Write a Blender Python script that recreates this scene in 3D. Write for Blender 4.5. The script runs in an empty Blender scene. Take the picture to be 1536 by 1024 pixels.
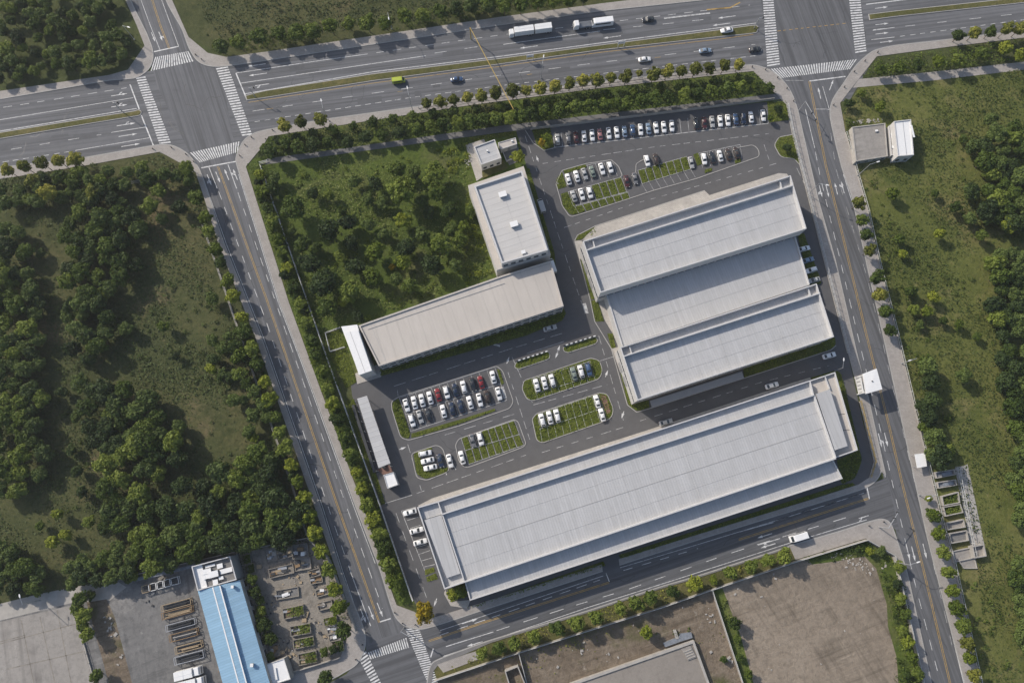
import bpy, math, random
import numpy as np
from mathutils import Vector, Matrix
R = math.radians
random.seed(7); rng = np.random.default_rng(7)
S = bpy.context.scene
COL = S.collection
H, F, TILT = 225.0, 1040.0, R(12)
CT, ST = math.cos(TILT), math.sin(TILT)

def P(px, py, z=0.0):
    """where the line of sight through a point of the photograph meets the level z (used as a survey of the site)"""
    a = (px-768)/F; b = (512-py)/F
    dx, dy, dz = a, b*CT+ST, b*ST-CT
    t = (H-z)/(-dz)
    return Vector((dx*t, dy*t, z))
def P2(p, z=0.0): return P(p[0], p[1], p[2] if len(p) > 2 else z)
def heading(px, py, ang):
    """world heading of an image direction, ang in degrees, 0 = right, 90 = up"""
    c = math.cos(R(ang)); s = math.sin(R(ang))
    d = P(px+c*5, py-s*5)-P(px-c*5, py+s*5)
    return math.atan2(d.y, d.x)

# ------------------------------------------------------------------ objects
INFO = {}
def thing(name, label, cat, loc=(0, 0, 0), rz=0.0, group=None):
    o = bpy.data.objects.new(name, None); COL.objects.link(o)
    o.empty_display_size = .5
    o.location = loc; o.rotation_euler = (0, 0, rz)
    o['label'] = label; o['category'] = cat
    if group: o['group'] = group
    INFO[o] = (Vector(loc), rz)
    return o
def tag(o, label, cat, group=None, kind=None):
    if label: o['label'] = label
    if cat: o['category'] = cat
    if group: o['group'] = group
    if kind: o['kind'] = kind
    return o
class MB:
    def __init__(s): s.v = []; s.f = []; s.sm = False
    def add(s, vs, fs):
        n = len(s.v); s.v += [tuple(v) for v in vs]; s.f += [tuple(i+n for i in f) for f in fs]; return s
    def face(s, pts): return s.add(pts, [tuple(range(len(pts)))])
    def flat(s, pts, z): return s.face([(p[0], p[1], z) for p in ccw(pts)])
    def prism(s, pts, z0, z1, bottom=False):
        pts = ccw(pts); n = len(pts)
        vs = [(p[0], p[1], z0) for p in pts]+[(p[0], p[1], z1) for p in pts]
        fs = [(i, (i+1) % n, n+(i+1) % n, n+i) for i in range(n)]+[tuple(range(n, 2*n))]
        if bottom: fs.append(tuple(reversed(range(n))))
        return s.add(vs, fs)
    def box(s, c, d, rz=0.0):
        x, y, z = c; a, b, h = d[0]/2, d[1]/2, d[2]/2
        cs, sn = math.cos(rz), math.sin(rz)
        vs = []
        for k in (-h, h):
            for (i, j) in ((-a, -b), (a, -b), (a, b), (-a, b)):
                vs.append((x+i*cs-j*sn, y+i*sn+j*cs, z+k))
        return s.add(vs, [(3, 2, 1, 0), (4, 5, 6, 7), (0, 1, 5, 4), (1, 2, 6, 5), (2, 3, 7, 6), (3, 0, 4, 7)])
    def bar(s, p, q, w, h):
        """box beam from p to q, w wide and h high, standing on the p-q line"""
        p = Vector(p); q = Vector(q); d = q-p; L = math.hypot(d.x, d.y)
        n = Vector((-d.y/L, d.x/L, 0))*w/2; u = Vector((0, 0, h))
        vs = [p-n, q-n, q+n, p+n, p-n+u, q-n+u, q+n+u, p+n+u]
        return s.add(vs, [(3, 2, 1, 0), (4, 5, 6, 7), (0, 1, 5, 4), (1, 2, 6, 5), (2, 3, 7, 6), (3, 0, 4, 7)])
    def tube(s, p, q, r0, r1=None, n=8, cap=True):
        r1 = r0 if r1 is None else r1
        p = Vector(p); q = Vector(q); d = (q-p).normalized()
        a = d.orthogonal().normalized(); b = d.cross(a)
        vs = []
        for c, r in ((p, r0), (q, r1)):
            for i in range(n):
                t = 2*math.pi*i/n
                vs.append(c+a*math.cos(t)*r+b*math.sin(t)*r)
        fs = [(i, (i+1) % n, n+(i+1) % n, n+i) for i in range(n)]
        if cap: fs += [tuple(range(n, 2*n)), tuple(reversed(range(n)))]
        return s.add(vs, fs)
    def loft(s, rings, cap=True):
        n = len(rings[0]); vs = [p for r in rings for p in r]; fs = []
        for k in range(len(rings)-1):
            for i in range(n):
                fs.append((k*n+i, k*n+(i+1) % n, (k+1)*n+(i+1) % n, (k+1)*n+i))
        if cap: fs += [tuple(reversed(range(n))), tuple((len(rings)-1)*n+i for i in range(n))]
        return s.add(vs, fs)
    def build(s, name, m, parent=None, local=False, smooth=False, loc=None):
        vs = s.v
        if not local:
            if parent is not None and parent in INFO: o_, rz = INFO[parent]
            elif loc is not None: o_, rz = Vector(loc), 0.0
            else: o_, rz = Vector((0, 0, 0)), 0.0
            c, sn = math.cos(-rz), math.sin(-rz)
            vs = [((v[0]-o_[0])*c-(v[1]-o_[1])*sn, (v[0]-o_[0])*sn+(v[1]-o_[1])*c, v[2]-o_[2]) for v in vs]
        me = bpy.data.meshes.new(name); me.from_pydata(vs, [], s.f)
        if smooth: me.polygons.foreach_set('use_smooth', [True]*len(me.polygons))
        me.materials.append(m); me.update()
        o = bpy.data.objects.new(name, me); COL.objects.link(o)
        if parent is not None:
            o.parent = parent
            if parent in INFO: INFO[o] = INFO[parent]
        if loc is not None: o.location = loc
        return o
def np_mesh(name, V, nq, m):
    me = bpy.data.meshes.new(name)
    me.vertices.add(len(V)); me.vertices.foreach_set('co', np.ascontiguousarray(V, dtype=np.float32).ravel())
    me.loops.add(nq*4); me.loops.foreach_set('vertex_index', np.arange(nq*4, dtype=np.int32))
    me.polygons.add(nq); me.polygons.foreach_set('loop_start', np.arange(0, nq*4, 4, dtype=np.int32))
    try: me.polygons.foreach_set('loop_total', np.full(nq, 4, dtype=np.int32))
    except Exception: pass
    me.materials.append(m); me.update(calc_edges=True); me.validate()
    return me
def area2(pts): return sum(pts[i][0]*pts[(i+1) % len(pts)][1]-pts[(i+1) % len(pts)][0]*pts[i][1] for i in range(len(pts)))
def ccw(pts): return list(pts) if area2(pts) > 0 else list(reversed(pts))
def W(pxs, z=0.0): return [P2(p, z) for p in pxs]
def smooth(pts, n=5):
    pts = [Vector((p[0], p[1])) for p in pts]; out = []
    for i in range(len(pts)-1):
        a = pts[max(i-1, 0)]; b = pts[i]; c = pts[i+1]; d = pts[min(i+2, len(pts)-1)]
        if (c-b).length > 90: out.append(b); continue
        m1 = (c-a)*.5; m2 = (d-b)*.5
        L = (c-b).length
        if m1.length > L: m1 = m1*(L/m1.length)
        if m2.length > L: m2 = m2*(L/m2.length)
        for k in range(n):
            t = k/n
            out.append(b*(2*t**3-3*t*t+1)+m1*(t**3-2*t*t+t)+c*(-2*t**3+3*t*t)+m2*(t**3-t*t))
    out.append(pts[-1]); return [(p.x, p.y) for p in out]
def rounded(pts, r, n=6):
    out = []; N = len(pts)
    for i in range(N):
        ri = r[i] if isinstance(r, (list, tuple)) else r
        p = Vector(pts[i][:2]); a = Vector(pts[i-1][:2])-p; b = Vector(pts[(i+1) % N][:2])-p
        ri = min(ri, a.length*.48, b.length*.48)
        if ri < .5: out.append(tuple(p)); continue
        s, e = p+a.normalized()*ri, p+b.normalized()*ri
        for k in range(n+1):
            t = k/n; q = s*(1-t)**2+p*2*t*(1-t)+e*t*t; out.append((q.x, q.y))
    return out
def inset(pts, d):
    """inset a ccw polygon; d is a distance or one per edge i -> i+1"""
    n = len(pts); ds = d if isinstance(d, (list, tuple)) else [d]*n; out = []
    for i in range(n):
        p0, p1, p2 = Vector(pts[i-1][:2]), Vector(pts[i][:2]), Vector(pts[(i+1) % n][:2])
        u = (p1-p0).normalized(); v = (p2-p1).normalized()
        nu = Vector((-u.y, u.x)); nv = Vector((-v.y, v.x)); da = ds[i-1]; db = ds[i]
        cr = u.x*v.y-u.y*v.x
        if abs(cr) < 1e-3: out.append(p1+nu*da); continue
        A = p1+nu*da; B = p1+nv*db; w = B-A
        t = (w.x*v.y-w.y*v.x)/cr
        out.append(A+u*t)
    return out
def inpoly(x, y, poly):
    c = False; n = len(poly); j = n-1
    for i in range(n):
        xi, yi = poly[i][0], poly[i][1]; xj, yj = poly[j][0], poly[j][1]
        if (yi > y) != (yj > y) and x < (xj-xi)*(y-yi)/(yj-yi)+xi: c = not c
        j = i
    return c
def along(pts, step, start=0.0):
    """points every `step` along a polyline with the running direction"""
    out = []; s = start; acc = 0.0
    for i in range(len(pts)-1):
        a, b = Vector(pts[i]), Vector(pts[i+1]); L = (b-a).length
        while s <= acc+L+1e-6:
            out.append((a+(b-a)*((s-acc)/L), (b-a).normalized())); s += step
        acc += L
    return out
def ordinal(n):
    w = ['first', 'second', 'third', 'fourth', 'fifth', 'sixth', 'seventh', 'eighth', 'ninth', 'tenth', 'eleventh', 'twelfth']
    if n <= 12: return w[n-1]
    return '%d%s' % (n, 'th' if 10 <= n % 100 <= 20 else {1: 'st', 2: 'nd', 3: 'rd'}.get(n % 10, 'th'))

# ------------------------------------------------------------------ materials
def nodes(name):
    m = bpy.data.materials.new(name); m.use_nodes = True
    nt = m.node_tree; return m, nt, nt.nodes['Principled BSDF']
def N(nt, t, **k):
    n = nt.nodes.new(t)
    for a, b in k.items(): setattr(n, a, b)
    return n
def noise(nt, co, scale, detail=4, rough=.55, vec=None):
    n = N(nt, 'ShaderNodeTexNoise'); n.inputs['Scale'].default_value = scale
    n.inputs['Detail'].default_value = detail; n.inputs['Roughness'].default_value = rough
    if vec:
        mp = N(nt, 'ShaderNodeMapping'); mp.inputs['Scale'].default_value = vec
        nt.links.new(co, mp.inputs['Vector']); co = mp.outputs['Vector']
    nt.links.new(co, n.inputs['Vector']); return n.outputs['Fac']
def ramp(nt, fac, stops):
    r = N(nt, 'ShaderNodeValToRGB'); e = r.color_ramp.elements
    while len(e) < len(stops): e.new(.5)
    for i, (p, c) in enumerate(stops):
        e[i].position = p; e[i].color = (c[0], c[1], c[2], 1) if isinstance(c, (tuple, list)) else (c, c, c, 1)
    nt.links.new(fac, r.inputs['Fac']); return r.outputs['Color']
def mix(nt, fac, a, b, mode='MIX'):
    n = N(nt, 'ShaderNodeMix', data_type='RGBA', blend_type=mode)
    for s, v in ((n.inputs[0], fac), (n.inputs[6], a), (n.inputs[7], b)):
        if isinstance(v, (int, float)): s.default_value = v
        elif isinstance(v, tuple): s.default_value = (v[0], v[1], v[2], 1)
        else: nt.links.new(v, s)
    return n.outputs[2]
def bump(nt, b, h, strength, dist=.05):
    n = N(nt, 'ShaderNodeBump'); n.inputs['Strength'].default_value = strength; n.inputs['Distance'].default_value = dist
    nt.links.new(h, n.inputs['Height']); nt.links.new(n.outputs['Normal'], b.inputs['Normal'])
def coord(nt): return N(nt, 'ShaderNodeTexCoord').outputs['Object']
def simple(name, c, rough=.6, metal=0.0, var=.12, scale=1.5, spec=.5):
    m, nt, b = nodes(name); co = coord(nt)
    f = noise(nt, co, scale, 5)
    col = mix(nt, f, tuple(x*(1-var*1.6) for x in c), tuple(min(1, x*(1+var)) for x in c))
    nt.links.new(col, b.inputs['Base Color'])
    b.inputs['Roughness'].default_value = rough; b.inputs['Metallic'].default_value = metal
    b.inputs['Specular IOR Level'].default_value = spec
    return m
def ground(name, stops, scales=(.02, .12, .9), bs=.6, patches=None, bd=.25, ruts=None):
    m, nt, b = nodes(name); co = coord(nt)
    n1, n2, n3 = noise(nt, co, scales[0], 3), noise(nt, co, scales[1], 6, .65), noise(nt, co, scales[2], 5, .7)
    a = N(nt, 'ShaderNodeMath', operation='MULTIPLY_ADD'); nt.links.new(n1, a.inputs[0]); a.inputs[1].default_value = .5
    c = N(nt, 'ShaderNodeMath', operation='MULTIPLY'); nt.links.new(n2, c.inputs[0]); c.inputs[1].default_value = .3
    nt.links.new(c.outputs[0], a.inputs[2])
    d = N(nt, 'ShaderNodeMath', operation='MULTIPLY_ADD'); nt.links.new(n3, d.inputs[0]); d.inputs[1].default_value = .2
    nt.links.new(a.outputs[0], d.inputs[2])
    col = ramp(nt, d.outputs[0], stops)
    if patches:
        for (c2, sc, lo, hi) in patches:
            pf = ramp(nt, noise(nt, co, sc, 6, .7), [(lo, 0.0), (hi, 1.0)])
            col = mix(nt, pf, col, c2)
    if ruts:
        for ang, s0 in ruts:
            mp = N(nt, 'ShaderNodeMapping'); mp.inputs['Rotation'].default_value = (0, 0, -ang); nt.links.new(co, mp.inputs['Vector'])
            w1 = noise(nt, mp.outputs['Vector'], 1.0, 5, .65, (.02*s0, .55*s0, 1)); msk = ramp(nt, noise(nt, co, .05, 3), [(.42, 0.0), (.58, .75)])
            lo = mix(nt, ramp(nt, w1, [(.36, .7), (.48, 0.0)]), col, tuple(x*.62 for x in stops[0][1])); lo = mix(nt, ramp(nt, w1, [(.56, 0.0), (.68, .6)]), lo, tuple(min(1, x*1.12) for x in stops[-1][1]))
            col = mix(nt, msk, col, lo)
    nt.links.new(col, b.inputs['Base Color']); b.inputs['Roughness'].default_value = .95
    b.inputs['Specular IOR Level'].default_value = .1
    n4 = noise(nt, co, 3.2, 4, .7); n5 = noise(nt, co, .55, 6, .75)
    col = mix(nt, ramp(nt, n5, [(.38, .55), (.52, 0.0)]), col, stops[0][1]); col = mix(nt, ramp(nt, n4, [(.55, 0.0), (.75, .5)]), col, stops[-1][1])
    nt.links.new(col, b.inputs['Base Color'])
    hs = N(nt, 'ShaderNodeMath', operation='MULTIPLY_ADD'); nt.links.new(n4, hs.inputs[0]); hs.inputs[1].default_value = .35; nt.links.new(n5, hs.inputs[2])
    bump(nt, b, hs.outputs[0], bs, bd*3)
    return m
def asphalt(name, base, warm=1.0, ang=None):
    m, nt, b = nodes(name); co = coord(nt)
    f1, f2, f3 = noise(nt, co, .05, 4), noise(nt, co, .4, 6, .7), noise(nt, co, 6, 3, .6)
    c = tuple(x*base for x in (.98*warm, 1.0, 1.06/warm))
    col = mix(nt, f1, tuple(x*.72 for x in c), tuple(x*1.28 for x in c))
    col = mix(nt, ramp(nt, f2, [(.35, 0.0), (.75, .6)]), col, tuple(x*1.35 for x in c))
    col = mix(nt, ramp(nt, f3, [(.3, 0.0), (.8, .5)]), col, tuple(x*.7 for x in c))
    if ang is not None:
        mp = N(nt, 'ShaderNodeMapping'); mp.inputs['Rotation'].default_value = (0, 0, -ang); nt.links.new(co, mp.inputs['Vector'])
        st = noise(nt, mp.outputs['Vector'], 1.0, 4, .6, (.012, .75, 1))
        col = mix(nt, ramp(nt, st, [(.4, 0.0), (.6, .8)]), col, tuple(x*.6 for x in c))
        st = noise(nt, mp.outputs['Vector'], 1.0, 4, .6, (.03, 1.6, 1))
        col = mix(nt, ramp(nt, st, [(.5, 0.0), (.7, .45)]), col, tuple(x*1.5 for x in c))
    stain = ramp(nt, noise(nt, co, .16, 7, .75), [(.6, 0.0), (.72, .55)])
    col = mix(nt, stain, col, tuple(x*.55 for x in c))
    nt.links.new(col, b.inputs['Base Color']); b.inputs['Roughness'].default_value = .85
    b.inputs['Specular IOR Level'].default_value = .3
    bump(nt, b, f3, .3, .02)
    return m
def paving(name, c, tile=.6):
    m, nt, b = nodes(name); co = coord(nt)
    br = N(nt, 'ShaderNodeTexBrick'); br.inputs['Scale'].default_value = 1/tile*.5
    br.inputs['Color1'].default_value = (*[x*.9 for x in c], 1); br.inputs['Color2'].default_value = (*[min(1, x*1.1) for x in c], 1)
    br.inputs['Mortar'].default_value = (*[x*.6 for x in c], 1); br.inputs['Mortar Size'].default_value = .02
    nt.links.new(co, br.inputs['Vector'])
    col = mix(nt, ramp(nt, noise(nt, co, .25, 7, .7), [(.35, 0.0), (.7, .7)]), br.outputs['Color'], tuple(x*.62 for x in c))
    col = mix(nt, ramp(nt, noise(nt, co, 1.3, 6, .7), [(.55, 0.0), (.75, .6)]), col, tuple(x*.5 for x in c))
    nt.links.new(col, b.inputs['Base Color']); b.inputs['Roughness'].default_value = .85
    return m
def paint(name, c, wear):
    m, nt, b = nodes(name); co = coord(nt)
    f = ramp(nt, noise(nt, co, .9, 6, .75), [(wear-.12, 0.0), (wear+.12, 1.0)])
    col = mix(nt, f, c, (.10, .10, .105))
    nt.links.new(col, b.inputs['Base Color']); b.inputs['Roughness'].default_value = .7
    return m
def seamed(name, c, pitch=.8, dark=.72, joints=0.0, rough=.42, metal=0.0, var=.07, stain=.5):
    """long metal sheets side by side along local x"""
    m, nt, b = nodes(name); co = coord(nt)
    sx = N(nt, 'ShaderNodeSeparateXYZ'); nt.links.new(co, sx.inputs[0])
    d = N(nt, 'ShaderNodeMath', operation='DIVIDE'); nt.links.new(sx.outputs['X'], d.inputs[0]); d.inputs[1].default_value = pitch
    fl = N(nt, 'ShaderNodeMath', operation='FLOOR'); nt.links.new(d.outputs[0], fl.inputs[0])
    fr = N(nt, 'ShaderNodeMath', operation='FRACT'); nt.links.new(d.outputs[0], fr.inputs[0])
    wn = N(nt, 'ShaderNodeTexWhiteNoise', noise_dimensions='1D'); nt.links.new(fl.outputs[0], wn.inputs['W'])
    col = mix(nt, wn.outputs['Value'], tuple(x*(1-var) for x in c), tuple(min(1, x*(1+var)) for x in c))
    rib = ramp(nt, fr.outputs[0], [(.0, 1.0), (.14, 1.0), (.2, 0.0), (1.0, 0.0)])
    col = mix(nt, rib, col, tuple(x*dark for x in c))
    st = ramp(nt, noise(nt, co, .35, 7, .7, (2.2, .35, 1)), [(.42, 0.0), (.75, stain)])
    col = mix(nt, st, col, tuple(x*.72 for x in (c[0], c[1]*.985, c[2]*.96)))
    st2 = ramp(nt, noise(nt, co, .06, 5, .6), [(.4, 0.0), (.7, .35)])
    col = mix(nt, st2, col, tuple(x*.8 for x in c))
    nt.links.new(col, b.inputs['Base Color']); b.inputs['Roughness'].default_value = rough; b.inputs['Metallic'].default_value = metal
    bump(nt, b, rib, .35, .06)
    return m
def foliage(name, dark, mid, light, trans=.32):
    m, nt, b = nodes(name); co = coord(nt)
    oi = N(nt, 'ShaderNodeObjectInfo'); f = noise(nt, co, .9, 4, .7)
    a = N(nt, 'ShaderNodeMath', operation='MULTIPLY_ADD'); nt.links.new(oi.outputs['Random'], a.inputs[0]); a.inputs[1].default_value = .55
    s = N(nt, 'ShaderNodeMath', operation='SUBTRACT'); nt.links.new(f, s.inputs[0]); s.inputs[1].default_value = .26
    nt.links.new(s.outputs[0], a.inputs[2])
    col = ramp(nt, a.outputs[0], [(.2, dark), (.5, mid), (.78, light)])
    nt.links.new(col, b.inputs['Base Color']); b.inputs['Roughness'].default_value = .65
    b.inputs['Specular IOR Level'].default_value = .25
    t = N(nt, 'ShaderNodeBsdfTranslucent'); nt.links.new(col, t.inputs['Color'])
    mx = N(nt, 'ShaderNodeMixShader'); mx.inputs[0].default_value = trans
    out = nt.nodes['Material Output']
    nt.links.new(b.outputs[0], mx.inputs[1]); nt.links.new(t.outputs[0], mx.inputs[2]); nt.links.new(mx.outputs[0], out.inputs['Surface'])
    return m
M = {}
M['base'] = ground('mat_grassland', [(.3, (.04, .052, .02)), (.5, (.07, .085, .03)), (.7, (.115, .11, .05))])
M['left'] = ground('mat_rough_field_shade_tone', [(.3, (0.03901, 0.04972, 0.02064)), (.48, (0.07281, 0.08203, 0.03212)), (.62, (0.1105, 0.1032, 0.04589)), (.75, (0.1755, 0.143, 0.0803))],  # grass darker than the meadow: left-side cloud shade put into its colour
                   patches=[((0.195, 0.1466, 0.08604), .035, .55, .72), ((0.04551, 0.05593, 0.02064), .09, .52, .66), ((0.143, 0.1242, 0.05735), .3, .6, .75)])
M['wild'] = ground('mat_overgrown_plot', [(.3, (0.0432, 0.06529, 0.01584)), (.5, (0.0864, 0.1185, 0.02475)), (.68, (0.1404, 0.1633, 0.04158))],
                   patches=[((0.162, 0.1451, 0.0693), .05, .52, .68), ((0.054, 0.07859, 0.0198), .2, .55, .7)])
M['right'] = ground('mat_meadow', [(.3, (0.0604, 0.07342, 0.02125)), (.48, (0.1098, 0.1246, 0.03284)), (.63, (0.1592, 0.158, 0.05313)), (.78, (0.2196, 0.1836, 0.08694))],
                    patches=[((0.2361, 0.1891, 0.0966), .03, .52, .72), ((0.06589, 0.08678, 0.02125), .07, .54, .68), ((0.1867, 0.1669, 0.06762), .35, .58, .74)])
M['lawn'] = ground('mat_lawn', [(.3, (0.04399, 0.0594, 0.01323)), (.5, (0.08797, 0.1069, 0.02268)), (.7, (0.1466, 0.1535, 0.04253))], (.1, .5, 2.5), .8, bd=.15)
M['bed'] = ground('mat_bed_soil', [(.3, (0.0585, 0.065, 0.022)), (.5, (0.1105, 0.1066, 0.0396)), (.7, (0.195, 0.1625, 0.0715))], (.05, .4, 2.0))
M['soil'] = ground('mat_bare_soil', [(.25, (0.1448, 0.1193, 0.09228)), (.5, (0.2607, 0.2172, 0.1699)), (.72, (0.3478, 0.295, 0.2329))], (.02, .2, 1.4), .5,
                   patches=[((0.1507, 0.1261, 0.09752), .05, .52, .68), ((0.1855, 0.1554, 0.1206), .5, .56, .72), ((0.4173, 0.3772, 0.3146), .12, .69, .76)], ruts=((R(20), 1.0), (R(-60), .8)))
M['dirt'] = ground('mat_rubble_dirt', [(.3, (0.1021, 0.08047, 0.05842)), (.5, (0.1862, 0.1494, 0.1115)), (.7, (0.2823, 0.2356, 0.1806))], (.04, .3, 1.8), .6,
                   patches=[((0.4807, 0.4426, 0.3877), .2, .63, .74), ((0.09614, 0.09772, 0.04036), .06, .55, .66), ((0.1202, 0.09541, 0.06904), .7, .56, .7)], ruts=((R(18), 1.1),))
M['yard'] = ground('mat_yard_concrete', [(.25, (.1, .099, .098)), (.5, (.175, .172, .167)), (.72, (.25, .243, .234))], (.03, .15, 1.2), .2,
                   patches=[((.34, .325, .305), .08, .56, .74), ((.07, .07, .07), .1, .6, .74), ((.3, .29, .27), .6, .62, .74)], ruts=((R(-75), 1.2), (R(20), 1.0)))
M['gravel'] = ground('mat_gravel_yard', [(.25, (.15, .135, .115)), (.5, (.25, .228, .196)), (.72, (.35, .32, .28))], (.03, .25, 2.0), .5,
                     patches=[((.105, .094, .078), .12, .55, .7), ((.38, .355, .32), .3, .62, .74)], ruts=((R(-70), 1.3),))
M['slab'] = ground('mat_old_slab', [(.25, (.2, .188, .175)), (.5, (.29, .272, .25)), (.72, (.36, .34, .315))], (.03, .2, 1.6), .15,
                   patches=[((.17, .158, .146), .1, .55, .74), ((.38, .36, .33), .4, .62, .76)], ruts=((R(-75), .8),))
M['tan'] = ground('mat_tan_slab', [(.25, (.19, .17, .15)), (.5, (.255, .232, .205)), (.72, (.31, .285, .255))], (.03, .2, 1.6), .1,
                   patches=[((.17, .15, .13), .1, .57, .76)])
M['road'] = asphalt('mat_boulevard_asphalt', .135, 1.0, R(8))
M['road_l'] = asphalt('mat_left_road_asphalt', .13, 1.0, R(-69))
M['road_r'] = asphalt('mat_right_road_asphalt', .12, 1.0, R(-76))
M['road_k'] = asphalt('mat_lower_road_asphalt', .115, 1.0, R(18))
M['patch'] = asphalt('mat_asphalt_repair', .1)
M['lot'] = asphalt('mat_lot_asphalt', .094, 1.03)
M['pave'] = paving('mat_pavement', (.37, .342, .315))
M['path'] = paving('mat_grey_path', (.2, .195, .19))
M['ledge'] = paving('mat_pale_ledge', (.46, .43, .39), .8)
M['kerb'] = simple('mat_kerb', (.36, .35, .33), .8, var=.2)
M['white'] = paint('mat_white_paint', (.62, .62, .61), .6)
M['worn'] = paint('mat_worn_paint', (.5, .5, .49), .56)
M['yellow'] = paint('mat_yellow_paint', (.42, .27, .07), .6)
M['roof'] = seamed('mat_roof_sheet', (.455, .455, .455), .8, .87, var=.04, stain=.6)
M['roofb'] = seamed('mat_roof_sheet_plain', (.45, .45, .448), 1.6, .88, stain=.4)
M['blue'] = seamed('mat_blue_sheet', (.25, .41, .55), .75, .82, stain=.6)
M['beige'] = seamed('mat_membrane_roof', (.47, .435, .395), 3.6, .96, rough=.85, var=.015, stain=.4)
M['pale'] = seamed('mat_pale_flat_roof', (.5, .488, .47), 2.2, .93, rough=.8, var=.015, stain=.3)
M['coping'] = simple('mat_coping', (.52, .515, .51), .5, var=.08)
M['wall'] = simple('mat_wall', (.5, .49, .475), .7, var=.1, scale=.6)
M['wallg'] = simple('mat_wall_grey', (.3, .3, .3), .7, var=.1, scale=.6)
M['dirty'] = simple('mat_dirty_concrete', (.24, .22, .19), .9, var=.35, scale=.8)
M['conc'] = simple('mat_concrete', (.37, .35, .32), .85, var=.25, scale=.5)
M['glass'] = simple('mat_glass', (.03, .04, .05), .08, var=.1)
M['frame'] = simple('mat_frame', (.55, .55, .54), .5)
M['steel'] = simple('mat_galvanised', (.42, .43, .44), .4, .4)
M['dark'] = simple('mat_dark_steel', (.04, .042, .045), .5)
M['rust'] = simple('mat_rust_steel', (.26, .17, .09), .8, var=.35)
M['timber'] = simple('mat_timber', (.36, .28, .18), .8, var=.3)
M['whitem'] = simple('mat_white_metal', (.74, .74, .73), .45, var=.07)
M['fence'] = simple('mat_fence', (.5, .51, .5), .6)
M['fencey'] = simple('mat_yellow_steel', (.4, .28, .07), .6)
M['bark'] = simple('mat_bark', (.11, .085, .06), .9, var=.3, scale=4)
M['tyre'] = simple('mat_tyre', (.018, .018, .018), .85)
M['rim'] = simple('mat_rim', (.45, .45, .46), .3, .7)
M['lampw'] = simple('mat_headlamp', (.8, .8, .78), .15)
M['lampr'] = simple('mat_tail_lamp', (.35, .02, .02), .25)
M['tarp'] = simple('mat_tarpaulin', (.21, .23, .26), .7, var=.4)
M['brick'] = simple('mat_red_gravel', (.2, .115, .09), .9, var=.3)
def car_paint(name, c, rough=.22):
    m, nt, b = nodes(name); co = coord(nt)
    col = mix(nt, ramp(nt, noise(nt, co, 1.4, 5, .7), [(.4, 0.0), (.8, .35)]), c, tuple(x*.75+.012 for x in c))
    nt.links.new(col, b.inputs['Base Color']); b.inputs['Roughness'].default_value = rough
    b.inputs['Coat Weight'].default_value = .5; b.inputs['Coat Roughness'].default_value = .08
    return m
CP = {k: car_paint('mat_car_'+k, c) for k, c in {
    'white': (.78, .78, .77), 'silver': (.38, .385, .38), 'grey': (.16, .16, .165), 'dark': (.022, .024, .028), 'blue': (.045, .085, .17),
    'pale blue': (.2, .27, .36), 'navy': (.018, .03, .06), 'red': (.22, .018, .02), 'maroon': (.07, .018, .02), 'pink': (.36, .16, .16),
    'green grey': (.2, .24, .2), 'brown': (.05, .034, .026), 'lime': (.4, .46, .05)}.items()}
M['f_dark'] = foliage('mat_leaf_dark', (0.02373, 0.04304, 0.01282), (0.06023, 0.09325, 0.02351), (0.1278, 0.1733, 0.04061))
M['f_mid'] = foliage('mat_leaf_mid', (0.03444, 0.06083, 0.01058), (0.09476, 0.1388, 0.02117), (0.1938, 0.238, 0.0381))
M['f_bright'] = foliage('mat_leaf_bright', (0.06006, 0.09603, 0.009315), (0.1474, 0.1921, 0.01863), (0.273, 0.3008, 0.03312))
M['f_olive'] = foliage('mat_leaf_olive', (0.0725, 0.0868, 0.0144), (0.1812, 0.196, 0.0312), (0.348, 0.329, 0.0576))
M['f_yellow'] = foliage('mat_leaf_yellow', (0.13, 0.125, 0.008), (0.39, 0.275, 0.012), (0.598, 0.375, 0.012))
M['f_red'] = foliage('mat_leaf_red', (.05, .03, .02), (.13, .06, .045), (.2, .09, .07))
M['f_weed'] = foliage('mat_weed', (0.04368, 0.06548, 0.01404), (0.1061, 0.1426, 0.02925), (0.2122, 0.2254, 0.0702), .2)
M['f_weed_shade'] = foliage('mat_weed_shade_tone', (0.03448, 0.05762, 0.01638), (0.07956, 0.112, 0.03024), (0.1658, 0.184, 0.063), .2)  # darker weed copy, the same shade painted into its leaves
# ------------------------------------------------------------------ ground, roads, pavements
def sheet(name, pxs, z, m, kind='structure'):
    mb = MB(); mb.flat(W(pxs), z); return tag(mb.build(name, m), None, None, kind=kind)
def slab(name, pxs, z1, m, kind='structure', z0=-.05):
    mb = MB(); mb.prism(W(pxs), z0, z1); return tag(mb.build(name, m), None, None, kind=kind)
mb = MB(); mb.flat([(-1500, -1500), (1500, -1500), (1500, 1500), (-1500, 1500)], 0); tag(mb.build('ground', M['base']), None, None, kind='structure')
sheet('rough_field', [(-400, 310), (0, 262), (126, 245), (240, 226), (295, 258), (334, 367), (386, 508), (474, 765), (494, 824), (463, 808), (345, 829), (140, 880), (-10, 915), (-400, 1010)], .004, M['left'])
sheet('wooded_plot', [(372, 240), (600, 185), (775, 193), (805, 283), (850, 470), (540, 585), (490, 545), (400, 330)], .004, M['wild'])
sheet('meadow', [(1288, 131), (1536, 100), (1900, 55), (1900, 1300), (1540, 1300), (1430, 845), (1380, 646), (1320, 396), (1262, 175)], .004, M['right'])
sheet('far_meadow', [(255, -5), (283, 56), (340, 86), (750, 26), (1100, -24), (1100, -200), (100, -200)], .004, M['left'])
sheet('verge', [(400, 205), (628, 168), (1130, 105), (1165, 145), (1178, 152), (794, 195), (400, 246)], .006, M['wild'])
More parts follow.
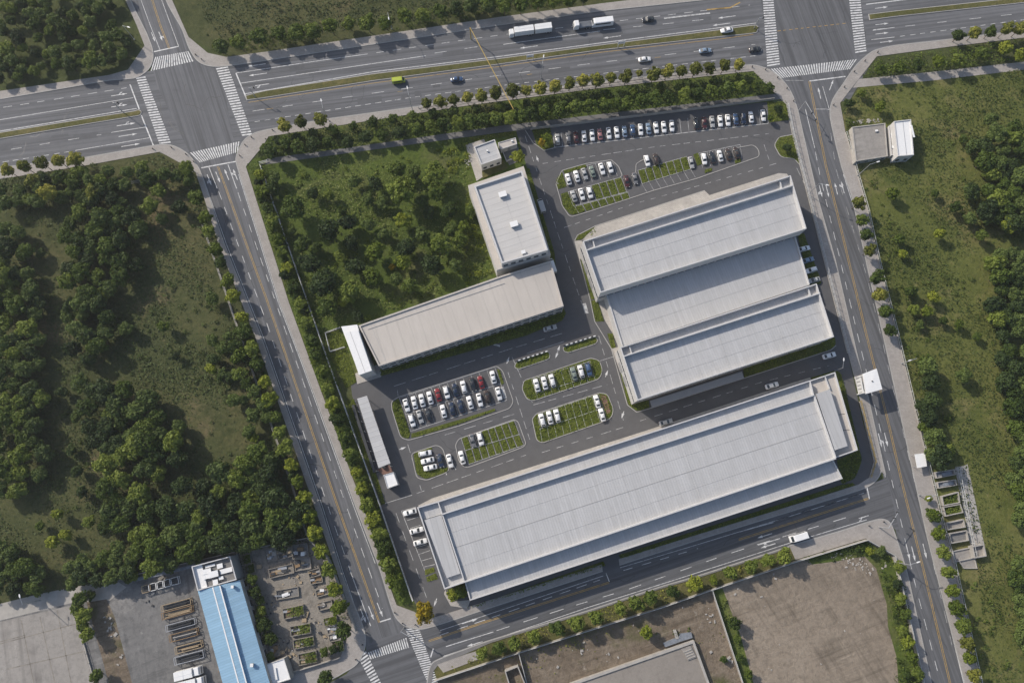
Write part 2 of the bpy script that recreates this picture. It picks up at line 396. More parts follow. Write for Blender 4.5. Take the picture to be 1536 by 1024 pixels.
sheet('left_verge', [(369, 250), (396, 244), (500, 549), (575, 765), (624, 903), (600, 908), (577, 863), (543, 760), (464, 543), (400, 358)], .006, M['wild'])
sheet('yard', [(-300, 985), (0, 908), (140, 878), (345, 829), (357, 829), (410, 1024), (430, 1100), (-300, 1100)], .006, M['yard'])
sheet('gravel_yard', [(350, 829), (463, 807), (494, 835), (540, 955), (512, 988), (400, 1018)], .010, M['gravel'])
sheet('side_path', [(-60, 922), (0, 905), (60, 890), (170, 868), (190, 880), (165, 900), (110, 903), (0, 930), (-60, 945)], .010, M['conc'])
sheet('concrete_lot', [(-60, 948), (0, 932), (108, 907), (143, 1026), (170, 1110), (-60, 1110)], .012, M['slab'])
sheet('gravel_strip', [(130, 903), (160, 898), (172, 925), (200, 1030), (215, 1100), (180, 1100), (165, 1030)], .012, M['dirt'])
sheet('rubble_lot', [(650, 1020), (778, 978), (990, 911), (1067, 883), (1120, 1040), (1135, 1100), (640, 1100)], .008, M['dirt'])
sheet('bare_lot', [(1066, 883), (1193, 841), (1298, 808), (1338, 832), (1382, 1024), (1400, 1110), (1140, 1110), (1115, 1030)], .010, M['soil'])
sheet('planting_strip', [(650, 1000), (737, 962), (989, 882), (1186, 820), (1193, 840), (990, 910), (778, 977), (655, 1018)], .012, M['bed'])
sheet('overgrown_edge', [(1212, 838), (1298, 810), (1337, 834), (1354, 880), (1383, 1030), (1400, 1110), (1362, 1110), (1348, 1030), (1345, 985), (1332, 940), (1330, 905), (1314, 852), (1297, 834), (1250, 842), (1218, 846)], .014, M['wild'])
sheet('overgrown_edge', [(1068, 886), (1084, 882), (1098, 920), (1110, 950), (1132, 1030), (1150, 1110), (1141, 1110), (1116, 1030)], .014, M['wild'])
# factory grounds and roads
LOT = [(774, 196), (800, 192), (1178, 150), (1186, 190), (1204, 240), (1216, 300), (1272, 530), (1296, 640), (1316, 690), (1306, 724), (1215, 759), (930, 848), (904, 858), (716, 919), (640, 932), (622, 903), (573, 775), (528, 592), (526, 575), (568, 552), (790, 470), (835, 470), (832, 405), (801, 281), (792, 257)]
sheet('parking_lot', LOT, .016, M['lot'])
sheet('boulevard', [(-300, 190), (0, 142), (164, 115), (400, 84), (750, 30), (1051, -6), (1140, -60), (1300, -60), (1500, -60), (1900, -130), (1900, 0), (1536, 52), (1429, 65), (1315, 80), (1275, 150), (1200, 165), (1130, 103), (895, 129), (628, 164), (400, 200), (290, 250), (228, 224), (126, 242), (0, 259), (-300, 308)], .020, M['road'])
sheet('left_road', [(150, -150), (192, 0), (220, 70), (236, 130), (283, 226), (297, 256), (330, 367), (389, 508), (477, 760), (508, 858), (540, 935), (556, 1000), (590, 1100), (680, 1100), (640, 985), (620, 945), (590, 915), (569, 845), (538, 760), (458, 543), (394, 358), (358, 250), (330, 100), (285, 70), (253, 0), (212, -150)], .024, M['road_l'])
sheet('right_road', [(1120, -150), (1150, 60), (1186, 138), (1224, 299), (1282, 530), (1323, 705), (1359, 865), (1394, 1024), (1415, 1120), (1475, 1120), (1450, 1024), (1409, 865), (1360, 646), (1303, 396), (1265, 249), (1250, 165), (1300, 60), (1270, -150)], .028, M['road_r'])
sheet('lower_road', [(520, 1010), (560, 960), (637, 938), (716, 913), (904, 852), (929, 842), (1047, 805), (1220, 752), (1300, 728), (1330, 715), (1350, 800), (1330, 782), (1300, 787), (1184, 822), (989, 883), (737, 962), (650, 995), (640, 1030), (400, 1110), (330, 1110)], .032, M['road_k'])

def pavement(kerb, outer, m='pave', h=.13):
    k = smooth(kerb); pts = k+list(reversed(outer))
    mb = MB(); mb.prism(W(pts), -.02, h); o = tag(mb.build('pavement', M[m]), None, None, kind='structure')
    kb = MB(); w = W(k)
    for a, b in zip(w, w[1:]):
        if (b-a).length > .05: kb.bar((a.x, a.y, -.02), (b.x, b.y, -.02), .32, .175)
    tag(kb.build('kerb', M['kerb']), None, None, kind='structure')
pavement([(-300, 197), (0, 149), (100, 132), (164, 121), (200, 118), (214, 112), (226, 100), (230, 80), (222, 55), (214, 38), (196, 0), (165, -100)], [(-300, 185), (0, 137), (164, 113), (192, 105), (217, 69), (205, 38), (188, 0), (157, -100)])
pavement([(215, -100), (249, 0), (273, 44), (284, 73), (296, 91), (312, 99), (334, 100), (400, 91), (750, 38), (900, 17), (1051, 1), (1110, -8), (1130, -25), (1125, -90)], [(224, -100), (258, 0), (283, 56), (312, 80), (340, 86), (400, 78), (750, 26), (908, 5), (1051, -12), (1100, -20), (1115, -40), (1110, -90)])
pavement([(-300, 300), (0, 252), (126, 237), (228, 219), (256, 218), (279, 229), (292, 243), (300, 256), (313, 293), (337, 367), (393, 508), (481, 760), (512, 858), (543, 935), (548, 955), (546, 975), (535, 995), (517, 1007), (497, 1018), (440, 1040), (300, 1090)], [(-300, 318), (0, 269), (126, 249), (240, 228), (293, 257), (305, 293), (328, 367), (384, 508), (472, 760), (494, 824), (525, 915), (528, 940), (511, 984), (435, 1007), (380, 1027), (285, 1060)])
pavement([(400, 195), (382, 200), (368, 209), (359, 223), (354, 238), (356, 250), (390, 358), (420, 455), (454, 543), (534, 760), (567, 845), (588, 912), (596, 928), (610, 939), (637, 942), (716, 917), (904, 856)], [(403, 205), (394, 220), (369, 250), (403, 358), (434, 455), (466, 543), (545, 760), (579, 863), (595, 907), (622, 917), (636, 930), (714, 906), (903, 846)])
pavement([(929, 847), (1047, 809), (1220, 756), (1296, 732), (1314, 720), (1322, 706)], [(928, 838), (1047, 801), (1220, 748), (1288, 726), (1306, 714), (1312, 700)])
pavement([(400, 195), (490, 179), (628, 160), (700, 147), (895, 124), (1123, 98), (1140, 100), (1157, 107), (1173, 120), (1186, 138), (1195, 161), (1202, 190), (1227, 299), (1253, 391), (1285, 530), (1303, 600), (1328, 712)], [(403, 205), (628, 170), (700, 159), (895, 133), (1130, 107), (1171, 149), (1180, 158), (1189, 200), (1201, 249), (1214, 300), (1241, 408), (1272, 530), (1290, 600), (1313, 700)])
pavement([(1700, 22), (1536, 46), (1429, 59), (1341, 69), (1312, 76), (1296, 87), (1282, 101), (1264, 127), (1250, 148), (1245, 166), (1247, 186), (1262, 249), (1280, 303), (1300, 396), (1324, 500), (1356, 646), (1388, 793), (1406, 865), (1447, 1024), (1472, 1120)], [(1700, 34), (1536, 57), (1429, 70), (1315, 85), (1280, 129), (1260, 155), (1268, 199), (1282, 250), (1300, 314), (1318, 396), (1344, 500), (1379, 646), (1414, 793), (1429, 841), (1470, 1024), (1494, 1120)])
pavement([(1184, 818), (1260, 796), (1300, 783), (1322, 778), (1334, 783), (1342, 800), (1362, 865), (1397, 1024), (1418, 1120)], [(1193, 839), (1262, 818), (1298, 807), (1338, 831), (1346, 865), (1382, 1024), (1402, 1120)])
pavement([(640, 1030), (644, 1003), (652, 991), (700, 972), (737, 959), (883, 915), (989, 880), (1047, 863), (1184, 819)], [(646, 1030), (650, 1006), (657, 997), (700, 979), (737, 963), (883, 918), (989, 883), (1047, 866), (1184, 822)], 'path')
slab('pavement', [(656, 996), (700, 980), (722, 974), (728, 984), (665, 1008)], .14, M['pave'])
slab('footpath', [(1288, 119), (1400, 108), (1536, 93), (1650, 78), (1650, 92), (1536, 105), (1400, 121), (1279, 132)], .06, M['pave'])
slab('footpath', [(400, 238), (520, 222), (750, 189), (794, 184), (1000, 160), (1162, 141), (1172, 149), (1000, 169), (794, 194), (750, 199), (520, 230), (398, 247)], .06, M['path'])
slab('footpath', [(1432, 702), (1451, 696), (1480, 834), (1461, 838)], .1, M['conc'])
# central reserves
def reserve(top, bot):
    pts = smooth(top, 4)+list(reversed(smooth(bot, 4)))
    mb = MB(); mb.prism(W(pts), 0, .2); tag(mb.build('median_kerb', M['kerb']), None, None, kind='structure')
    w = ccw([(p.x, p.y) for p in W(pts)]); mb = MB(); mb.prism(inset(w, .3), .19, .26)
    tag(mb.build('median_grass', M['bed']), None, None, kind='structure')
reserve([(-300, 243), (0, 199), (130, 178), (200, 167), (209, 165), (213, 168)], [(-300, 255), (0, 209), (130, 187), (204, 175), (211, 173), (213, 168)])
reserve([(368, 144), (400, 136), (560, 111), (750, 88), (900, 68), (1080, 45), (1133, 38), (1138, 42)], [(370, 151), (400, 147), (560, 122), (750, 97), (900, 76), (1080, 56), (1134, 50), (1138, 42)])
reserve([(1302, 22), (1350, 16), (1536, -4), (1800, -38)], [(1304, 31), (1350, 25), (1536, 5), (1800, -29)])

rp = random.Random(5)
mb = MB()
for (x0, y0, x1, y1, n, zz) in ((-0, 215, 200, 190, 3, .036), (400, 165, 1120, 80, 9, .036), (400, 115, 1100, 25, 8, .036), (318, 290, 560, 905, 7, .036), (1225, 200, 1410, 960, 8, .040), (690, 955, 1280, 770, 6, .040)):
    for _ in range(n):
        t = rp.random(); x, y = x0+(x1-x0)*t+rp.uniform(-8, 8), y0+(y1-y0)*t+rp.uniform(-8, 8); g = P(x, y); h = edge_of = math.atan2(P(x1, y1).y-P(x0, y0).y, P(x1, y1).x-P(x0, y0).x); L, w_ = rp.uniform(2, 9), rp.uniform(1.0, 2.6)
        c_, s_ = math.cos(h), math.sin(h); mb.flat([(g.x+i*c_-j*s_, g.y+i*s_+j*c_) for i, j in ((-L/2, -w_/2), (L/2, -w_/2), (L/2, w_/2), (-L/2, w_/2))], zz+rp.uniform(0, .003))
jt = MB()
for q0_, q1_ in (((32, 930), (52, 1030)), ((60, 925), (84, 1030)), ((86, 915), (108, 1030)), ((0, 965), (118, 934)), ((10, 1003), (132, 975)), ((0, 962), (38, 952))):
    u, v = P(*q0_), P(*q1_); d_ = (v-u).normalized(); n_ = Vector((-d_.y, d_.x, 0))*.13; jt.flat([u-n_, v-n_, v+n_, u+n_], .016)
tag(jt.build('slab_joint', M['gravel']), None, None, kind='structure')
ck = MB()
for (x0, y0, x1, y1, n, zz) in ((230, 180, 330, 140, 5, .037), (20, 215, 200, 190, 3, .037), (400, 150, 1120, 60, 16, .037), (1160, 70, 1290, 40, 6, .041), (330, 300, 560, 905, 14, .037), (1225, 200, 1410, 960, 14, .041), (690, 955, 1280, 770, 12, .041), (600, 690, 900, 600, 14, .022), (830, 260, 1150, 210, 10, .022), (800, 250, 860, 450, 6, .022)):
    for _ in range(n):
        t = rp.random(); q = P(x0+(x1-x0)*t+rp.uniform(-14, 14), y0+(y1-y0)*t+rp.uniform(-14, 14)); h = rp.uniform(0, 6.28)
        for k_ in range(rp.randint(4, 10)):
            h += rp.uniform(-.6, .6); e = q+Vector((math.cos(h), math.sin(h), 0))*rp.uniform(.6, 1.6); d = (e-q).normalized(); n_ = Vector((-d.y, d.x, 0))*rp.uniform(.04, .09)
            ck.flat([q-n_, e-n_, e+n_, q+n_], zz); q = e
tag(ck.build('asphalt_crack', M['dark']), None, None, kind='structure')
tag(mb.build('asphalt_repair', M['patch']), None, None, kind='structure')
# ------------------------------------------------------------------ painted markings
class Marks:
    def __init__(s): s.w = MB(); s.y = MB(); s.o = MB()
    def line(s, pxs, width=.18, c='w', z=.044):
        width *= 1.15
        mb = getattr(s, c); w = W(pxs); L = len(w)
        for a, b in zip(w, w[1:]):
            d = (b-a); d.normalize(); n = Vector((-d.y, d.x, 0))*width/2
            mb.flat([a-n, b-n, b+n, a+n], z)
    def dash(s, pxs, on, off, width=.16, c='w', z=.044, jit=.15):
        width *= 1.05
        mb = getattr(s, c); w = W(pxs); tot = sum((b-a).length for a, b in zip(w, w[1:])); t = 0
        def at(u):
            for a, b in zip(w, w[1:]):
                L = (b-a).length
                if u <= L: return a+(b-a)*(u/L), (b-a)/L
                u -= L
            return w[-1], (w[-1]-w[-2]).normalized()
        while t < tot:
            e = min(tot, t+on*random.uniform(1-jit, 1+jit)); a, d = at(t); b, _ = at(e)
            n = Vector((-d.y, d.x, 0))*width/2; mb.flat([a-n, b-n, b+n, a+n], z); t += on+off
    def arrow(s, px, py, ang, kind='s', L=6.0, z=.054):
        L *= .82
        p = P(px, py); h = heading(px, py, ang); d = Vector((math.cos(h), math.sin(h), 0)); n = Vector((-d.y, d.x, 0))
        q = lambda x, y: p+d*x+n*y
        s.w.flat([q(-L/2, -.12), q(L/2-1.6, -.12), q(L/2-1.6, .12), q(-L/2, .12)], z)
        if 's' in kind: s.w.flat([q(L/2-1.7, -.42), q(L/2, 0), q(L/2-1.7, .42)], z)
        for k, sg in (('l', 1), ('r', -1)):
            if k in kind:
                s.w.flat([q(-.2, sg*.12), q(.4, sg*.75), q(.7, sg*.7), q(.2, sg*.12)], z)
                s.w.flat([q(.1, sg*.9), q(1.2, sg*1.05), q(.9, sg*.5)], z)
    def cross(s, q0, q1, q2, q3, n, z=.052, duty=.52):
        a, b, c, d = W([q0, q1, q2, q3])
        for i in range(n):
            t0 = i/n; t1 = (i+duty)/n
            s.w.flat([a+(b-a)*t0, a+(b-a)*t1, d+(c-d)*t1, d+(c-d)*t0], z)
    def build(s, name, m='white'):
        for mb, mm in ((s.w, m), (s.y, 'yellow'), (s.o, 'worn')):
            if mb.f: tag(mb.build(name, M[mm]), None, None, kind='structure')
k = Marks()
k.line([(354, 110), (482, 91), (540, 83)]); k.dash([(540, 83), (700, 60), (750, 53), (960, 28), (1125, 8)], 3, 3)
k.line([(362, 125), (639, 84)]); k.dash([(652, 80), (700, 73), (740, 67)], 5, 6)
k.line([(755, 67), (900, 47)]); k.dash([(905, 45), (1000, 36), (1126, 22)], 4, 7)
k.line([(354, 110), (371, 151)], .35)
k.line([(368, 141), (560, 108), (750, 85), (900, 65), (1080, 42), (1134, 35)], .2); k.line([(372, 154), (560, 125), (750, 100), (900, 79), (1080, 59), (1130, 52)], .16, 'y')
k.line([(996, 28), (1065, 20)], .5, 'o'); k.line([(1060, 15), (1095, 12), (1110, 4)], .4, 'y')
k.dash([(379, 167), (560, 140), (713, 118), (900, 94), (1133, 67)], 4.2, 6.5); k.dash([(400, 164), (1130, 67.5)], 2, 45, .16, 'y', .048)
k.dash([(382, 183), (614, 147), (750, 129), (900, 111), (1133, 84)], 2, 1.6)
for x, y, kd in ((385, 98, 's'), (387, 112, 's'), (390, 128, 'l'), (918, 56, 's'), (793, 71, 's'), (1082, 37, 's'), (1090, 26, 's')): k.arrow(x, y, 188, kd, 8)
k.line([(195, 127), (209, 164)], .35); k.line([(212, 173), (230, 218)], .35)
k.dash([(-200, 188), (0, 162), (40, 156), (190, 132)], 3, 3); k.line([(-200, 212), (0, 180), (200, 147)], .16); k.line([(-200, 230), (0, 197), (205, 163)], .2)
k.dash([(-200, 259), (0, 227), (152, 202)], 4, 6); k.line([(167, 199), (218, 191)], .16); k.dash([(-200, 276), (0, 244), (108, 227)], 2, 1.6); k.line([(113, 226), (224, 207)], .16)
for x, y in ((189, 187), (192, 203), (196, 218)): k.arrow(x, y, 9, 's' if y > 190 else 'sl', 8)
for x, y in ((179, 142.5), (179, 159)): k.arrow(x, y, 9, 'sl', 7)
k.cross((204, 117), (240, 218), (257, 216), (218, 115), 27); k.cross((324, 103), (364, 206), (379, 204), (342, 100), 27)
k.line([(1299, 7), (1340, 2), (1400, -5)], .3); k.dash([(1310, 45), (1536, 20)], 4, 8); k.dash([(1350, 55), (1536, 30), (1650, 15)], 2, 1.8)
k.line([(1307, 60), (1342, 56)]); k.line([(1309, 46), (1342, 41.5)])
for x, y in ((1322, 12), (1323, 36.5), (1323, 50.5), (1330, 63)): k.arrow(x, y, 7, 's', 6)
k.dash([(1166, 47), (1272, 35)], 1.2, 1, .2, 'y')
k.cross((1142, -30), (1151, 102), (1170, 99), (1157, -30), 34); k.cross((1270, -30), (1283, 82), (1300, 79), (1287, -30), 29)
k.build('boulevard_markings')
k = Marks()
k.line([(302, 252), (356, 242)], .35); k.cross((285, 229), (361, 212), (358, 228), (300, 244), 20)
for dx in (-1, 1): k.line([(327+dx, 250), (400+dx, 449), (507+dx, 760), (569+dx, 933)], .14, 'y', .048)
k.line([(313, 250), (326, 283)]); k.dash([(328, 287), (400, 484), (494, 765), (528, 863)], 3, 3.4); k.line([(528, 863), (556, 938)])
k.line([(342, 247), (355, 283)]); k.dash([(357, 289), (447, 550), (520, 760), (574, 912)], 3, 3.4)
k.line([(303, 262), (340, 367), (396, 508), (484, 760), (514, 856), (540, 930)], .14); k.line([(358, 262), (388, 358), (418, 455), (452, 543), (531, 760), (563, 845)], .14)
for x, y, a, kd in ((314, 270, 292, 'sr'), (327, 266, 292, 's'), (340, 262, 112, 's'), (353, 262, 112, 'sl'), (545, 923, 292, 'sr'), (557, 919, 292, 's'), (570, 914, 292, 's')): k.arrow(x, y, a, kd, 5.5)
k.line([(570, 932), (586, 927)], .3)
k.cross((233, 86), (284, 77), (292, 92), (226, 107), 17); k.line([(231, 78), (268, 70)], .35)
k.line([(204, -20), (226, 40), (240, 75)], .14); k.line([(235, -20), (268, 70)], .14)
for dx in (-1, 1): k.line([(222+dx, -20), (241+dx, 40), (254+dx, 73)], .14, 'y', .048)
k.arrow(230, 56, 292, 's', 5); k.arrow(241, 55, 292, 'sl', 5)
k.cross((552, 978), (611, 955), (615, 970), (556, 988), 18); k.cross((608, 943), (644, 1030), (658, 1026), (628, 940), 27); k.cross((537, 985), (566, 1040), (577, 1035), (549, 976), 13)
k.build('left_road_markings')
k = Marks()
for dx in (-1.1, 1.1): k.line([(1214+dx, 122), (1239+dx, 250), (1299+dx, 500), (1332+dx, 632), (1353+dx, 724), (1389+dx, 870), (1425+dx, 1024), (1447+dx, 1120)], .14, 'y', .048)
k.line([(1178, 121), (1205, 121)], .14, 'o'); k.line([(1214, 122), (1268, 115)], .35); k.line([(1208, 164), (1222, 222)]); k.dash([(1223, 228), (1230, 264), (1259, 385), (1288, 509), (1319, 638), (1341, 735), (1370, 865), (1409, 1017)], 3, 3)
k.line([(1234, 130), (1244, 165), (1240, 164), (1222, 164)], .14); k.dash([(1246, 200), (1253, 249), (1262, 285), (1300, 414), (1324, 514), (1362, 680), (1385, 780), (1432, 985)], 3, 4, .12, 'o')
k.line([(1265, 262), (1282, 315), (1302, 406), (1326, 509), (1358, 655), (1390, 803), (1409, 875), (1448, 1034)], .14); k.line([(1202, 200), (1226, 305), (1252, 397), (1284, 535), (1302, 605), (1328, 715)], .14)
for x, y, a, kd in ((1231, 287, 284, 'sr'), (1241, 287, 284, 's'), (1254, 283, 104, 's'), (1264, 281, 104, 'sl'), (1229, 140, 104, 's'), (1247, 128, 70, 's'), (1320, 660, 284, 'sl'), (1329, 659, 284, 's'), (1362, 828, 284, 's'), (1370, 830, 284, 's'), (1387, 826, 284, 's')): k.arrow(x, y, a, kd, 5.5)
k.cross((1152, 104), (1287, 89), (1276, 104), (1168, 118), 34)
k.build('right_road_markings')
k = Marks()
for dy in (-1, 1):
    k.line([(643, 961+dy), (731, 931+dy), (914, 873+dy)], .14, 'y', .048); k.line([(1108, 809+dy), (1303, 747+dy)], .14, 'y', .048)
k.line([(914, 872), (909, 859)], .2); k.line([(1304, 748), (1299, 724)], .3)
k.line([(646, 985), (650, 972)], .3); k.line([(669, 969), (740, 947)]); k.dash([(745, 945), (860, 908), (940, 884), (1087, 832), (1130, 818), (1288, 770)], 4, 4.5); k.line([(1137, 817), (1170, 807)])
k.dash([(660, 952), (760, 918), (900, 869)], 3, 2.5); k.dash([(935, 855), (1047, 822)], 3, 3); k.line([(1110, 797), (1160, 783)]); k.dash([(1165, 780), (1290, 741)], 4, 4)
k.line([(660, 945), (720, 925), (905, 863)], .12); k.line([(930, 851), (1047, 816), (1220, 763), (1296, 739)], .12); k.line([(664, 984), (883, 910), (1047, 858), (1184, 814), (1300, 779)], .14)
for x, y, a, kd in ((712, 965, 197, 'sl'), (705, 931, 17, 's'), (1147, 803, 197, 's'), (1152, 818, 197, 'sr'), (1292, 776, 197, 'l')): k.arrow(x, y, a, kd, 6)
k.build('lower_road_markings')

# ------------------------------------------------------------------ car parks
LAWN = MB(); KERB = MB(); PATCH = MB(); CELLS = []
def lawn(pxs, z=.12): LAWN.prism(W(pxs), 0, z); CELLS.append((pxs, z))
def kerbline(pxs, closed=True, h=.15, w=.24):
    q = W(pxs); q = q+[q[0]] if closed else q
    for a, b in zip(q, q[1:]):
        if (b-a).length > .05: KERB.bar((a.x, a.y, 0), (b.x, b.y, 0), w, h)
lk = Marks()
def L2(p, q, t): return (p[0]+(q[0]-p[0])*t, p[1]+(q[1]-p[1])*t)
def grid(tl, tr, br, bl, n, grass=(), top=True, bot=True, lines=True, asph=(), w=.085):
    for i in range(n+1):
        t = i/n
        if lines: lk.line([L2(tl, tr, t), L2(bl, br, t)], w, 'o', .135 if grass or asph else .026)
    for i in range(n):
        t0, t1 = (i+.09)/n, (i+.91)/n
        q = [L2(tl, tr, t0), L2(tl, tr, t1), L2(bl, br, t1), L2(bl, br, t0)]
        if i in grass: lawn(q, .12)
        if i in asph: PATCH.prism(W(q), 0, .128)
    if top: lk.line([tl, tr], w, 'w', .139 if grass or asph else .026)
    if bot: lk.line([bl, br], w, 'w', .139 if grass or asph else .026)
ALL = range(99)
grid((829.7, 200), (1150, 164), (1152.3, 185.4), (831.9, 221.2), 27, top=False, w=.13)
grid((843, 255.5), (918, 240), (926, 264), (851, 281), 6, bot=False)
lawn(rounded([(833.5, 271), (843, 256.5), (850, 280), (837, 284)], [4, 3, 0, 0])); lawn([(845, 256), (878, 247), (880, 251), (847, 261)])
lawn(rounded([(841.5, 291), (851, 288), (864.6, 310), (868, 320.5), (856, 323), (844, 309)], [0, 0, 0, 0, 6, 4]))
grid((852, 288), (932, 266), (940, 288), (860, 309), 7, (3, 4, 5, 6)); grid((862, 310), (942, 288.5), (945, 297), (868, 320), 7, ALL, bot=False)
grid((956.5, 256), (1030, 235), (1036, 254), (963, 276), 7, ALL); grid((963.5, 277), (1036.5, 255), (1043, 266), (970, 288), 7, top=False, bot=False); lawn([(1040, 232), (1047, 229.5), (1053, 246), (1046, 249)])
grid((1048, 230), (1110, 217), (1113, 238), (1054, 252), 5, bot=False); lawn([(1057, 255), (1068, 252), (1068, 257), (1057, 260)]); lawn([(1102, 241), (1111, 238), (1111, 243), (1103, 246)])
kerbline(rounded([(834, 276), (842.6, 256), (878, 246), (917, 240), (928, 250), (934, 265)], 4), False); kerbline(rounded([(953.5, 262), (954, 246), (964, 240), (972, 239)], 3), False)
kerbline(rounded([(1105, 222), (1130, 217.5), (1138, 225), (1139, 235), (1045, 268), (980, 286), (941, 299), (869, 322), (855, 326), (843, 308), (834, 276)], [0, 6, 6, 6, 0, 0, 0, 0, 6, 2, 0]), False)
grid((599, 596.5), (742, 550.5), (751, 575), (608.7, 621.4), 12); grid((608.7, 621.4), (751, 575), (760, 600), (616, 646.4), 12, top=False)
lawn(rounded([(598, 597), (588, 604), (589, 614), (602, 655), (613.5, 658), (615.5, 650)], [3, 6, 3, 6, 4, 0])); lawn([(745, 553), (750, 555), (756, 575), (752, 577)])
lawn([(617, 650), (690, 629), (742, 612.5), (743, 616), (690, 635), (625, 655), (617, 656)])
kerbline(rounded([(598, 595), (587, 602), (588, 614), (601, 656), (613, 660), (690, 638), (765, 612), (770, 602), (754, 556), (745, 549)], [2, 5, 0, 6, 4, 0, 6, 4, 5, 3]))
grid((691.7, 657), (771.5, 630.3), (779, 651), (697.5, 675.4), 8, (0, 3, 4, 5, 6, 7)); grid((697.5, 676), (779.5, 652), (786, 667), (703, 696), 8, ALL, top=False)
kerbline(rounded([(683, 667), (688, 658), (771, 629), (777, 632), (789, 665), (785, 670), (704, 700), (695, 700), (688, 690)], [4, 4, 2, 4, 4, 3, 4, 5, 3]))
lawn(rounded([(620, 680), (647, 670), (649, 673.5), (629, 680), (635.5, 705.5), (672, 700.5), (671, 708), (638, 718), (625, 711)], [5, 0, 0, 0, 0, 0, 2, 4, 5]))
kerbline(rounded([(617, 680), (655, 667), (664, 672), (674, 704), (668, 709), (640, 720), (625, 716)], 5))
lk.line([(662, 688), (670, 712)], .14); lk.line([(672, 682), (684, 704)], .14)
C = rounded([(783, 583), (786, 570), (797, 567), (885.7, 537), (899, 540), (904, 556), (899, 568), (799, 601), (790, 598)], [4, 6, 3, 3, 7, 6, 7, 5, 5]); lawn(C, .11); kerbline(C, h=.17)
grid((797, 568.5), (885, 541.5), (891, 563), (804, 590), 8, asph=(0, 1, 2, 5, 6, 7)); grid((804, 590), (891, 563), (893, 570), (807, 598), 8, asph=(), grass=(99,), top=False, bot=False)
D = rounded([(798, 628), (805, 620), (899, 589), (911, 591), (920, 613), (918, 624), (911, 630), (813, 664), (805, 660)], [4, 3, 0, 5, 5, 4, 4, 5, 5]); lawn(D, .11); kerbline(D, h=.17)
grid((805.7, 620.7), (898, 591), (905, 611.5), (810, 643), 9, asph=(0, 1, 2, 8)); grid((810, 643), (905, 611.5), (911, 629), (813, 662), 9, asph=(8,), top=False, bot=False)
G2 = MB(); G2.prism(W([(900.6, 592), (909, 594), (916, 617), (911, 621), (905, 607)]), 0, .135); tag(G2.build('red_gravel_bed', M['brick']), None, None, kind='structure')
for I in (rounded([(771.4, 551), (774, 543), (821.5, 527), (825, 531), (824, 538), (778, 553.6)], 4), rounded([(844.4, 521), (892.7, 505), (897, 510), (893.6, 515.5), (851.4, 529), (845.3, 526)], 3)): lawn(I); kerbline(I)
# lot verges
for pg in ([(568, 553), (845, 462), (849, 470), (843, 481), (790, 503), (571, 564)], [(478, 500), (511, 494), (535, 573), (519, 582)], [(520, 601), (531, 598), (578, 755), (572, 757)],
           [(788, 252), (794, 253), (832, 380), (834, 404), (824, 385)], [(1150.5, 153), (1178.5, 152), (1184.5, 180), (1154, 184)], [(774, 197), (700, 207), (712, 212), (740, 207), (776, 204)],
           rounded([(797.6, 194.5), (825, 191), (831, 220.5), (814, 226), (805, 217.4)], [0, 0, 0, 5, 4]), [(862, 361), (868, 352), (893, 340), (895, 351), (872, 359)], [(870.8, 389.6), (876, 389.6), (893, 448), (886.6, 449.4)],
           [(886.6, 451), (896, 449.4), (906, 482), (893, 482)], [(910.8, 500), (919, 500), (923.7, 521), (917, 522.6)], rounded([(930.6, 559.5), (938, 557), (952, 604), (973, 600), (974, 611), (955, 617), (942, 607)], [0, 0, 0, 0, 0, 6, 5]),
           rounded([(1114.5, 553), (1252, 506), (1254, 516), (1246, 524), (1116, 566)], [0, 0, 4, 4, 0]), [(1196, 352), (1206, 350), (1232, 425), (1215, 430)], rounded([(1217, 566), (1254, 555), (1260, 559), (1265, 572), (1293, 690), (1282.6, 717), (1262, 726), (1255, 690), (1285, 676), (1250, 560), (1218, 572)], [0, 0, 4, 0, 6, 6, 4, 0, 0, 0, 0]),
           [(701, 911), (905, 841), (908, 848), (716, 909)], [(928, 832), (1264, 726), (1278, 724), (1284, 727), (931, 838)], [(671, 883.5), (697, 875.5), (701, 894), (677, 901)], [(637, 854), (651, 850), (652.7, 857), (638, 862)], [(639, 865), (654, 859), (657, 868), (641, 872)]): lawn(pg, .09)
N1 = rounded([(1161, 218), (1168, 206), (1190, 202), (1201, 249), (1191, 238.5), (1171, 236)], [5, 5, 0, 0, 4, 6]); lawn(N1); kerbline(N1)
kerbline([(788, 196), (800, 215), (806, 219), (816, 226), (832, 222)], False); kerbline([(862, 361), (866, 353), (893, 339), (1057, 286)], False); kerbline([(862, 362), (885, 449), (892, 482), (917, 523), (941, 607), (955, 618), (976, 612), (1116, 567), (1246, 525), (1254, 518)], False)
tag(LAWN.build('lawn', M['lawn']), None, None, kind='structure'); tag(PATCH.build('parking_bay', M['lot']), None, None, kind='structure')
for pg in ([(872, 361), (893, 340), (1057, 286.5), (1064, 293), (1168, 260), (1180, 261), (1190, 275), (1185, 300), (900, 400)], [(862, 361.5), (880, 360), (884, 388), (869, 388.8)], [(917.6, 523), (935, 518), (945, 556), (930.6, 558.8)],
           [(627, 758), (648, 747), (960, 648.5), (1188, 574), (1215, 566), (1220, 580), (640, 775)], [(896, 449), (915, 445), (940, 515), (928, 521), (919, 500), (908, 482)], [(668, 884), (677, 902), (706, 899), (701, 912), (676, 908), (666, 890)],
           [(533, 560), (570, 545), (572, 565), (536, 576)], [(698, 218), (726, 209), (746, 250), (715, 272)]): slab('pale_ledge', pg, .14, M['ledge'])
slab('gravel_pad', [(566, 704), (584, 697), (590, 707), (574, 712)], .1, M['brick'])
